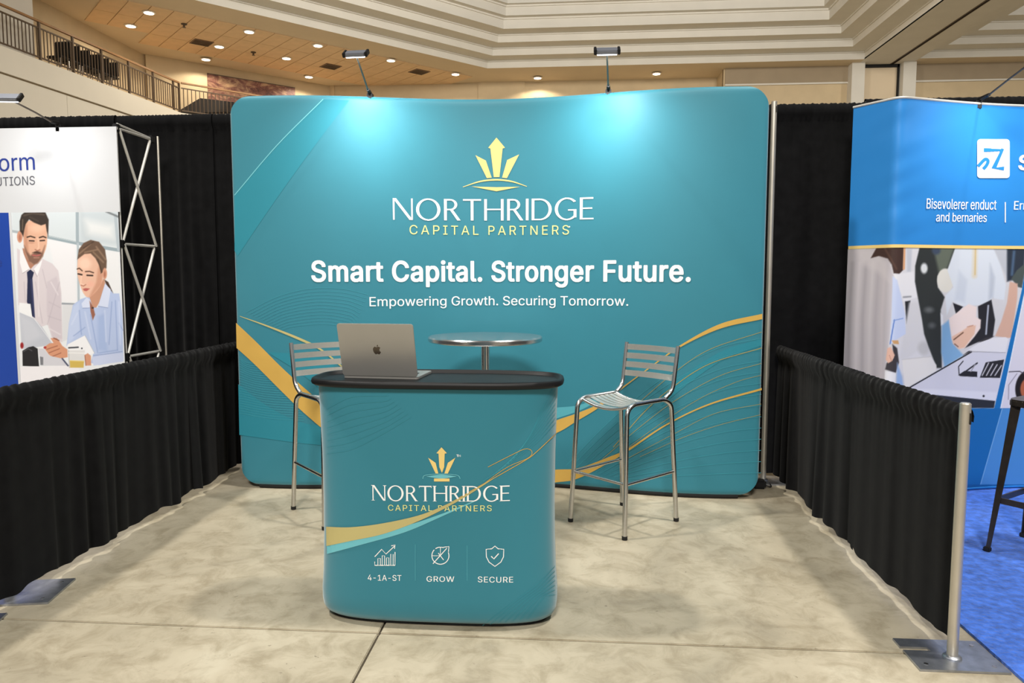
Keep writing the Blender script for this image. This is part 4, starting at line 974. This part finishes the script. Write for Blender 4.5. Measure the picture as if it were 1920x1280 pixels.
    c.poly([(700, 430), (730, 500), (716, 580), (650, 660), (630, 664), (680, 560), (690, 480)], (200, 146, 122), 18, .8); c.ell(600, 430, 44, 40, (244, 210, 190), 30, .7)
    c.poly([(546, 400), (556, 330), (590, 284), (640, 262), (700, 276), (742, 330), (754, 410), (752, 462), (712, 502), (700, 440), (672, 390), (640, 358), (596, 362)], (104, 82, 68), 7)
    for a, b in (((560, 360), (640, 290)), ((600, 350), (690, 330)), ((660, 350), (730, 420)), ((680, 310), (745, 400))): c.line([a, b], 9, (158, 130, 108), 10, .75)
    for a, b in (((590, 320), (660, 275)), ((690, 400), (720, 490))): c.line([a, b], 8, (70, 54, 46), 8, .8)
    c.ell(740, 500, 16, 40, (208, 154, 130)); c.ell(740, 505, 7, 22, (170, 112, 92), 6)
    c.line([(545, 468), (560, 462), (580, 480)], 8, (80, 56, 46), 5); c.line([(604, 486), (632, 484), (660, 494)], 8, (80, 56, 46), 5)
    c.line([(552, 502), (578, 508)], 10, (40, 30, 30), 6); c.line([(615, 512), (654, 514)], 10, (40, 30, 30), 6); c.line([(574, 520), (570, 570), (590, 580)], 8, (244, 208, 188), 8, .8); c.line([(572, 582), (590, 588), (606, 578)], 6, (168, 108, 92), 6)
    c.poly([(584, 608), (606, 602), (636, 606), (612, 624), (594, 622)], (182, 96, 92), 5); c.ell(640, 575, 26, 20, (234, 174, 156), 20, .6)
    # papers and glass
    c.poly([(476, 1000), (600, 936), (668, 1062), (560, 1090), (480, 1040)], (236, 237, 243)); c.line([(600, 936), (668, 1062)], 4, (180, 184, 198)); c.line([(486, 1024), (552, 1020)], 10, (56, 60, 70), 5); c.ell(578, 1028, 6, 6, (70, 74, 84), 4)
    c.poly([(482, 1042), (600, 1042), (592, 1164), (490, 1164)], (214, 214, 216), 5, .8); c.line([(484, 1042), (490, 1164)], 4, (164, 164, 166)); c.line([(484, 1060), (598, 1062)], 4, (246, 246, 248))
    c.poly([(492, 1112), (594, 1116), (590, 1164), (495, 1164)], (206, 178, 92), 5); c.line([(492, 1114), (594, 1118)], 5, (232, 214, 150))
    c.poly([(596, 1075), (620, 1062), (642, 1080), (644, 1148), (606, 1150)], (208, 150, 122), 5); c.line([(600, 1080), (606, 1148)], 5, (150, 96, 76), 5)
    return c.c
pl = thing('photo_panel', 'photo banner of a man in a tie and a woman in a blue shirt', 'banner', (LX, PY, 0))
xl, xr, zlo = float(pc(31, 560)[0]), float(pc(229, 560)[0]), float(pc(100, 728)[2]); nu, nv = 230, 370
gx, gz = np.meshgrid(np.linspace(xl, xr, nu), np.linspace(zlo, zh, nv)); pts = np.stack([gx, np.full_like(gx, PY - .003), gz], -1)
o = painted_sheet('printed_photo', pts, nu, nv, paint_left, pl); o.location = (-LX, -PY, 0)
MB().box(((xa + xl - LX) / 2, -.002, zh / 2 + .05), (abs(xl - LX - xa), .006, zh - .1)).build('white_border', 'panel_white', pl)
MB().box(((xl + xr) / 2 - LX, 0, (zlo + .1) / 2), (xr - xl, .006, zlo - .1)).build('lower_sheet', 'panel_white', pl)
cl = at_y(108, 240, PY); hp = at_y(18, 186, PY - .42)
arm_light('clip-on lamp over the white header of the left stand', (cl[0], PY + .012, zt + .01), ((cl[0] + hp[0]) / 2, PY - .2, (zt + hp[2]) / 2 + .01), hp, (hp[0] - .05, PY, 2.0), 1.4)

# ------------------------------------------------------------------ right neighbour stand
ZR = 2.475; RP = [(1.79, 4.99), (1.855, 4.895), (1.92, 4.80), (1.955, 4.752), (1.985, 4.742), (2.02, 4.748), (2.1, 4.78), (2.3, 4.86), (2.55, 4.95), (2.85, 5.03), (3.25, 5.09), (3.7, 5.11)]
Rq = np.array(smooth_path(RP, 8)); Rs = np.concatenate([[0], np.cumsum(np.linalg.norm(np.diff(Rq, axis=0), axis=1))])
def rs_y(x, z=0): return float(np.interp(x, Rq[:, 0], Rq[:, 1]))
RO = (2.6, 4.95)
rb = thing('popup_stand', 'curved blue pop-up stand wall with gold line and office photo', 'display wall', (RO[0], RO[1], 0))
zg1 = float(at_surf(1750, 459, rs_y)[2]); zg0 = float(at_surf(1750, 465, rs_y)[2])
def rgrid(z0, z1, ds, dz, wob=0.0):
    ns = int(Rs[-1] / ds); nz_ = max(2, int((z1 - z0) / dz)); s = np.linspace(0, Rs[-1], ns)
    x, y = np.interp(s, Rs, Rq[:, 0]), np.interp(s, Rs, Rq[:, 1]); z = np.linspace(z0, z1, nz_)
    G = np.zeros((nz_, ns, 3)); G[:, :, 0] = x; G[:, :, 1] = y; G[:, :, 2] = z[:, None]
    if wob:
        rngw = np.random.RandomState(7); sx = s[None, :]; sz = z[:, None]; w_ = np.zeros_like(G[:, :, 0])
        env = np.exp(-((sx - .3) / .22) ** 2)
        for k in range(5): w_ += np.sin((sx * math.cos(1.2 + .2 * k) + sz * math.sin(.5 + .25 * k)) * (14 + 9 * k) + k) * (.004 / (1 + .5 * k))
        w_ = w_ * (env * .6 + .08); G[:, :, 1] += w_; 
    return G, ns, nz_
def sheet_part(name, G, ns, nz_, m, parent):
    V = G.reshape(-1, 3); ii = np.arange(ns * nz_).reshape(nz_, ns); q = np.stack([ii[:-1, :-1], ii[:-1, 1:], ii[1:, 1:], ii[1:, :-1]], -1).reshape(-1, 4)
    me = bpy.data.meshes.new(name); me.from_pydata(V.tolist(), [], q.tolist()); o = link(name, me, m, parent); me.polygons.foreach_set('use_smooth', [True] * len(me.polygons)); o.location = (-RO[0], -RO[1], 0); return o
sheet_part('header_sheet', *rgrid(zg1, ZR, .02, .02, 1.0), 'sky_panel', rb)
G, a_, b_ = rgrid(zg0, zg1, .02, .02); G[:, :, 1] -= .003; sheet_part('gold_line', G, a_, b_, 'gold_bright', rb)
def paint_right(P):
    c = Canvas(P, (206, 206, 210)); c.frame(1580, 440, 1280 / 340)
    c.poly([(340, 80), (560, 80), (560, 900), (400, 1000), (340, 700)], (214, 214, 219), 20)
    c.poly([(360, 280), (500, 260), (530, 440), (430, 470)], (226, 226, 230), 12); c.poly([(450, 100), (490, 100), (480, 260), (455, 260)], (190, 194, 204), 14); c.poly([(440, 470), (478, 465), (462, 630), (450, 630)], (40, 42, 46), 6); c.line([(430, 440), (480, 436)], 12, (150, 152, 158), 8)
    c.poly([(470, 480), (560, 470), (580, 780), (460, 870), (400, 880)], (208, 208, 212), 20); c.ell(570, 800, 40, 46, (190, 190, 192), 26)
    c.poly([(0, 80), (235, 80), (330, 180), (362, 300), (340, 600), (325, 770), (300, 960), (292, 1060), (-40, 960)], (190, 185, 191), 10)
    for x, w_, cc in ((70, 26, (172, 167, 173)), (120, 20, (204, 198, 204)), (165, 26, (168, 163, 170)), (215, 22, (206, 201, 206)), (255, 22, (176, 170, 178)), (300, 20, (204, 196, 202))): c.line([(x, 200), (x - 25, 600), (x - 30, 1000)], w_, cc, 22, .75)
    c.poly([(90, 90), (230, 110), (300, 190), (330, 330), (240, 260), (120, 200)], (206, 200, 204), 40, .7)
    c.poly([(245, 80), (432, 80), (426, 250), (400, 275), (360, 272), (345, 210), (318, 168), (255, 150), (198, 165)], (66, 47, 42), 8); c.line([(300, 100), (380, 240)], 12, (96, 70, 60), 12, .7)
    c.line([(437, 90), (432, 240)], 14, (214, 160, 120), 6)
    c.poly([(352, 290), (385, 320), (410, 420), (440, 560), (445, 700), (370, 745), (332, 775), (345, 600)], (196, 208, 236), 8); c.line([(365, 600), (335, 770)], 7, (70, 110, 190), 5); c.line([(360, 605), (425, 590)], 6, (120, 150, 210), 6)
    c.poly([(345, 745), (392, 745), (398, 772), (360, 770)], (206, 160, 110), 6); c.poly([(350, 770), (385, 800), (398, 900), (375, 975), (300, 950), (310, 905), (360, 870)], (62, 58, 62), 8)
    c.poly([(316, 800), (340, 790), (368, 850), (350, 890), (322, 906), (304, 880)], (224, 180, 160), 6); c.line([(330, 850), (345, 890)], 4, (180, 126, 110), 4)
    c.poly([(300, 960), (375, 975), (370, 1060), (296, 1040)], (228, 228, 232), 8); c.poly([(385, 900), (420, 1000), (430, 1080), (378, 1060)], (150, 178, 220), 14)
    c.poly([(545, 80), (800, 80), (742, 240), (670, 290), (672, 370), (700, 410), (720, 440), (692, 530), (700, 940), (664, 940), (606, 790), (575, 700), (560, 600), (510, 330), (512, 220)], (46, 50, 50), 10)
    c.poly([(640, 90), (790, 90), (742, 230), (680, 270)], (96, 104, 92), 24); c.ell(575, 237, 24, 36, (214, 218, 220), 14); c.ell(610, 530, 30, 20, (96, 100, 102), 24); c.ell(630, 640, 24, 20, (84, 88, 90), 24); c.ell(660, 110, 30, 30, (60, 72, 92), 20)
    c.ell(724, 322, 58, 84, (216, 214, 206), 8)
    c.poly([(690, 550), (708, 570), (712, 640), (694, 640)], (226, 228, 232), 8); c.poly([(700, 640), (750, 600), (775, 760), (852, 850), (718, 935), (696, 830)], (128, 172, 212), 16)
    c.poly([(800, 80), (1060, 80), (1110, 200), (1152, 350), (1140, 470), (1110, 520), (1062, 440), (1000, 492), (850, 505), (775, 470), (735, 570), (724, 430), (782, 372), (740, 250)], (212, 219, 228), 8)
    c.poly([(1040, 200), (1075, 300), (1062, 440), (1030, 460)], (186, 194, 206), 22); c.poly([(820, 250), (880, 320), (860, 480), (790, 460)], (198, 206, 218), 26); c.line([(935, 95), (930, 290)], 34, (216, 204, 178), 22, .8); c.line([(938, 95), (934, 280)], 8, (206, 180, 124), 8)
    c.poly([(1060, 80), (1170, 80), (1170, 330), (1110, 200)], (186, 190, 198), 14); c.poly([(1160, 80), (1290, 80), (1280, 260), (1200, 320), (1160, 330)], (44, 52, 64), 16); c.line([(1210, 120), (1195, 280)], 18, (76, 100, 128), 16)
    c.poly([(1190, 310), (1230, 250), (1290, 200), (1290, 380), (1240, 370)], (74, 84, 82), 8)
    c.poly([(1180, 330), (1235, 345), (1232, 450), (1190, 730), (1076, 716), (1120, 610), (1160, 480)], (208, 170, 152), 10); c.poly([(1062, 450), (1140, 460), (1110, 620), (1075, 700), (1060, 600)], (206, 206, 210), 10)
    c.poly([(778, 480), (850, 508), (800, 560)], (36, 36, 42), 6); c.poly([(955, 505), (1050, 458), (1076, 600), (1060, 720), (950, 760), (860, 800), (960, 640)], (38, 38, 44), 8); c.line([(1028, 500), (1012, 700)], 12, (170, 176, 190), 6)
    c.poly([(750, 590), (820, 540), (890, 488), (945, 510), (942, 580), (976, 600), (972, 660), (930, 720), (862, 800), (820, 806), (770, 740)], (232, 216, 212), 8)
    c.poly([(770, 720), (840, 680), (900, 640), (940, 640), (930, 700), (860, 795), (820, 806), (780, 770)], (226, 186, 164), 10); c.line([(785, 740), (850, 690)], 8, (110, 76, 60), 6); c.line([(790, 770), (815, 790)], 6, (90, 60, 50), 5); c.line([(880, 650), (920, 640)], 6, (190, 140, 118), 6)
    c.poly([(420, 880), (620, 858), (662, 920), (660, 960), (440, 1085)], (224, 222, 220), 8); c.line([(420, 880), (620, 860)], 6, (198, 196, 196), 6)
    c.poly([(455, 1088), (900, 832), (1150, 818), (1170, 730), (1300, 700), (1300, 1260), (1080, 1175), (640, 1135)], (208, 209, 222), 4); c.poly([(480, 1086), (640, 1090), (1090, 1110), (1080, 1172), (640, 1135)], (220, 221, 232), 16)
    c.poly([(850, 850), (1000, 730), (1070, 715), (950, 790), (900, 828)], (58, 56, 60), 8); c.line([(455, 1088), (910, 826)], 9, (34, 34, 40), 3)
    c.poly([(878, 818), (960, 762), (1060, 728), (1150, 722), (1170, 735), (1148, 830), (1000, 822)], (224, 224, 230), 4); c.line([(900, 824), (1148, 832)], 4, (150, 150, 160), 4)
    c.poly([(816, 990), (860, 960), (950, 965), (950, 1004), (830, 998)], (36, 36, 42), 4); c.line([(822, 985), (818, 930), (850, 892)], 7, (44, 44, 50), 4); c.line([(860, 970), (950, 905)], 10, (40, 40, 46), 4); c.line([(905, 965), (935, 915)], 7, (150, 150, 156), 4)
    c.poly([(968, 1008), (1010, 900), (1140, 880), (1110, 1010)], (40, 40, 46), 4)
    for a in range(4): c.line([(985 + 30 * a, 992), (1030 + 30 * a, 905 + 6 * a)], 8, (190, 190, 198), 5)
    c.ell(995, 1138, 8, 8, (40, 40, 46), 3); c.poly([(635, 1128), (1076, 1172), (1068, 1222), (760, 1222)], (42, 46, 54), 5); c.poly([(590, 1130), (640, 1132), (760, 1222), (720, 1222)], (236, 236, 240), 6)
    # slanted stripe and the picture beyond
    c.poly([(1255, 430), (1300, 180), (1600, 180), (1600, 1240), (1090, 1240)], (214, 212, 224), 4)
    c.ell(1330, 1090, 112, 140, (30, 26, 28), 8); c.ell(1320, 1090, 66, 84, (176, 98, 66), 10); c.line([(1150, 968), (1250, 964), (1290, 985)], 7, (70, 66, 76), 4); c.line([(1170, 1160), (1172, 1060), (1230, 980)], 6, (150, 146, 160), 5)
    c.poly([(1262, 400), (1300, 190), (1330, 190), (1112, 1240), (1066, 1240)], (22, 112, 182), 4); c.line([(1330, 190), (1112, 1240)], 6, (236, 240, 246), 4)
    # blue skirt of the wall
    c.poly([(-400, 1224), (1600, 1224), (1600, 2400), (-400, 2400)], (22, 104, 172), 4); c.poly([(1124, 1228), (1600, 1228), (1600, 2400), (940, 2400), (965, 1785)], (74, 140, 204), 4); c.line([(1126, 1228), (962, 1800)], 5, (130, 180, 226), 4); c.poly([(-400, 1762), (1600, 1762), (1600, 2400), (-400, 2400)], (20, 92, 156), 6)
    return c.c
G, ns, nzr = rgrid(.02, zg0, .0042, .0042)
o = painted_sheet('printed_photo', G, ns, nzr, paint_right, rb, (0, .004, 0), False); o.location = (-RO[0], -RO[1], 0)
MB().tube([(x - RO[0], y - RO[1], ZR + .004) for x, y in Rq[::3]], .008, 8).build('top_rail', 'alu_white', rb, True)
MB().tube([(x - RO[0], y - RO[1] + .01, .025) for x, y in Rq[::3]], .012, 8).build('bottom_rail', 'sky_panel', rb, True)
def rdecal(name, art, m, off=.004):
    o = decal(name, art, rs_y, m, rb, off, .03); o.location = (-RO[0], -RO[1], 0); return o
sq = [(1831, 262), (1892, 266), (1892, 334), (1831, 331)]
def rsq(x0, y0, x1, y1, r):
    o = []
    for cx_, cy_, a0 in ((x1 - r, y1 - r, 0), (x0 + r, y1 - r, 90), (x0 + r, y0 + r, 180), (x1 - r, y0 + r, 270)):
        for k in range(5): a = math.radians(a0 + 22.5 * k); o.append((cx_ + r * math.cos(a), cy_ + r * math.sin(a)))
    return o
rdecal('logo_tile', ppoly(rsq(1831, 261, 1892, 334, 6), rs_y), 'ink_white', .005)
rdecal('logo_letter', solid(merge(pline([(1843, 281.5), (1877, 282), (1861, 315), (1881, 316)], 7.5, rs_y, straight=True), ppoly([(1876, 278), (1881, 280), (1866, 316), (1859, 316)], rs_y))), 'sky_panel', .007)
rdecal('logo_hook', solid(pline([(1832, 312), (1845, 299), (1851, 302), (1848, 310), (1842, 317)], 6, rs_y, 5)), 'sky_panel', .007)
rdecal('lettering_name', fit(text_polys('S', .025), rs_y, 1908, 1932, (318, 318), 290), 'ink_white')
rdecal('lettering_first', fit(text_polys('Bisevolerer enduct', .008), rs_y, 1736, 1867, (391, 393), 373.5, CAP), 'ink_white')
rdecal('lettering_second', fit(text_polys('and bernaries', .008), rs_y, 1754, 1849, (415, 416), 399, CAP), 'ink_white')
rdecal('lettering_third', fit(text_polys('Err', .008), rs_y, 1900, 1923, (393, 393), 377, CAP), 'ink_white')
rdecal('divider', pline([(1884, 379), (1884, 417)], 2.0, rs_y, straight=True), 'ink_white')
cl = at_surf(1836, 196, rs_y); hp = at_y(1962, 96, 4.42)
arm_light('clip-on lamp arm rising from the blue header at far right', (cl[0], cl[1] + .01, ZR + .01), ((cl[0] + hp[0]) / 2, (cl[1] + hp[1]) / 2, (ZR + hp[2]) / 2 + .01), hp, (hp[0], rs_y(hp[0]), 2.0), 5)
cp = MB().add([(1.575, 2.2, .012), (5.0, 2.2, .012), (5.0, 5.05, .012), (1.575, 5.05, .012), (1.575, 2.2, .001), (5.0, 2.2, .001), (5.0, 5.05, .001), (1.575, 5.05, .001)], [(0, 1, 2, 3), (0, 4, 5, 1), (1, 5, 6, 2), (2, 6, 7, 3), (3, 7, 4, 0), (7, 6, 5, 4)]).build('carpet', 'carpet')
tag(cp, 'bright blue carpet on the floor of the right stand', 'carpet')

# dark steel stool on the blue carpet
ds = thing('metal_stool', 'dark gunmetal stool on the blue carpet at the right edge', 'stool', (2.395, 3.81, .012), math.radians(37)); hs = .785
MB().prism([(p[0], p[1]) for p in cring(.165, .165, 0, 32, 5)], hs - .004, hs).build('seat', 'gun', ds); m = MB()
m.prism([(p[0], p[1]) for p in cring(.168, .168, 0, 32, 5)], hs - .035, hs - .004); m.build('seat_rim', 'gun', ds, bevel=.004)
for i in (-1, 1):
    for j in (-1, 1):
        P0, P1 = (i * .2, j * .2), (i * .145, j * .145); vs = []
        for (x, y), z, w_ in ((P0, 0, .02), (P1, hs - .03, .045)): vs += [(x, y, z), (x - i * w_, y, z), (x - i * w_, y - j * .004, z), (x - i * .004, y - j * .004, z), (x - i * .004, y - j * w_, z), (x, y - j * w_, z)]
        MB().add(vs, [tuple(range(6)), tuple(range(6, 12))] + [(k, (k + 1) % 6, 6 + (k + 1) % 6, 6 + k) for k in range(6)]).build('leg', 'gun', ds)
        MB().box((i * .193, j * .193, .012), (.03, .03, .024)).build('foot_cap', 'black_matte', ds, bevel=.004)
q = .172
for a, b in (((-q, -q), (q, -q)), ((q, -q), (q, q)), ((q, q), (-q, q)), ((-q, q), (-q, -q))): MB().bar((a[0], a[1], .27), (b[0], b[1], .27), .008, .03).build('stretcher', 'gun', ds)
for a in (0, math.pi / 2): MB().bar((-.14 * math.cos(a) - .0, -.14 * math.sin(a), hs - .06), (.14 * math.cos(a), .14 * math.sin(a), hs - .06), .01, .03).build('brace', 'gun', ds)

# black transformer box by the backdrop's right foot
pb = at_z(1428, 918, 0); tb2 = thing('power_adapter', 'small black power adapter on the floor by the backdrop right corner', 'adapter', (1.26, 4.95, 0))
MB().box((0, 0, .032), (.085, .06, .06)).build('body', 'black_plastic', tb2, bevel=.012); MB().tube(fillet([(.04, 0, .02), (.09, .02, .006), (.1, .12, .006)], .03), .004, 8).build('lead', 'black_matte', tb2, True)
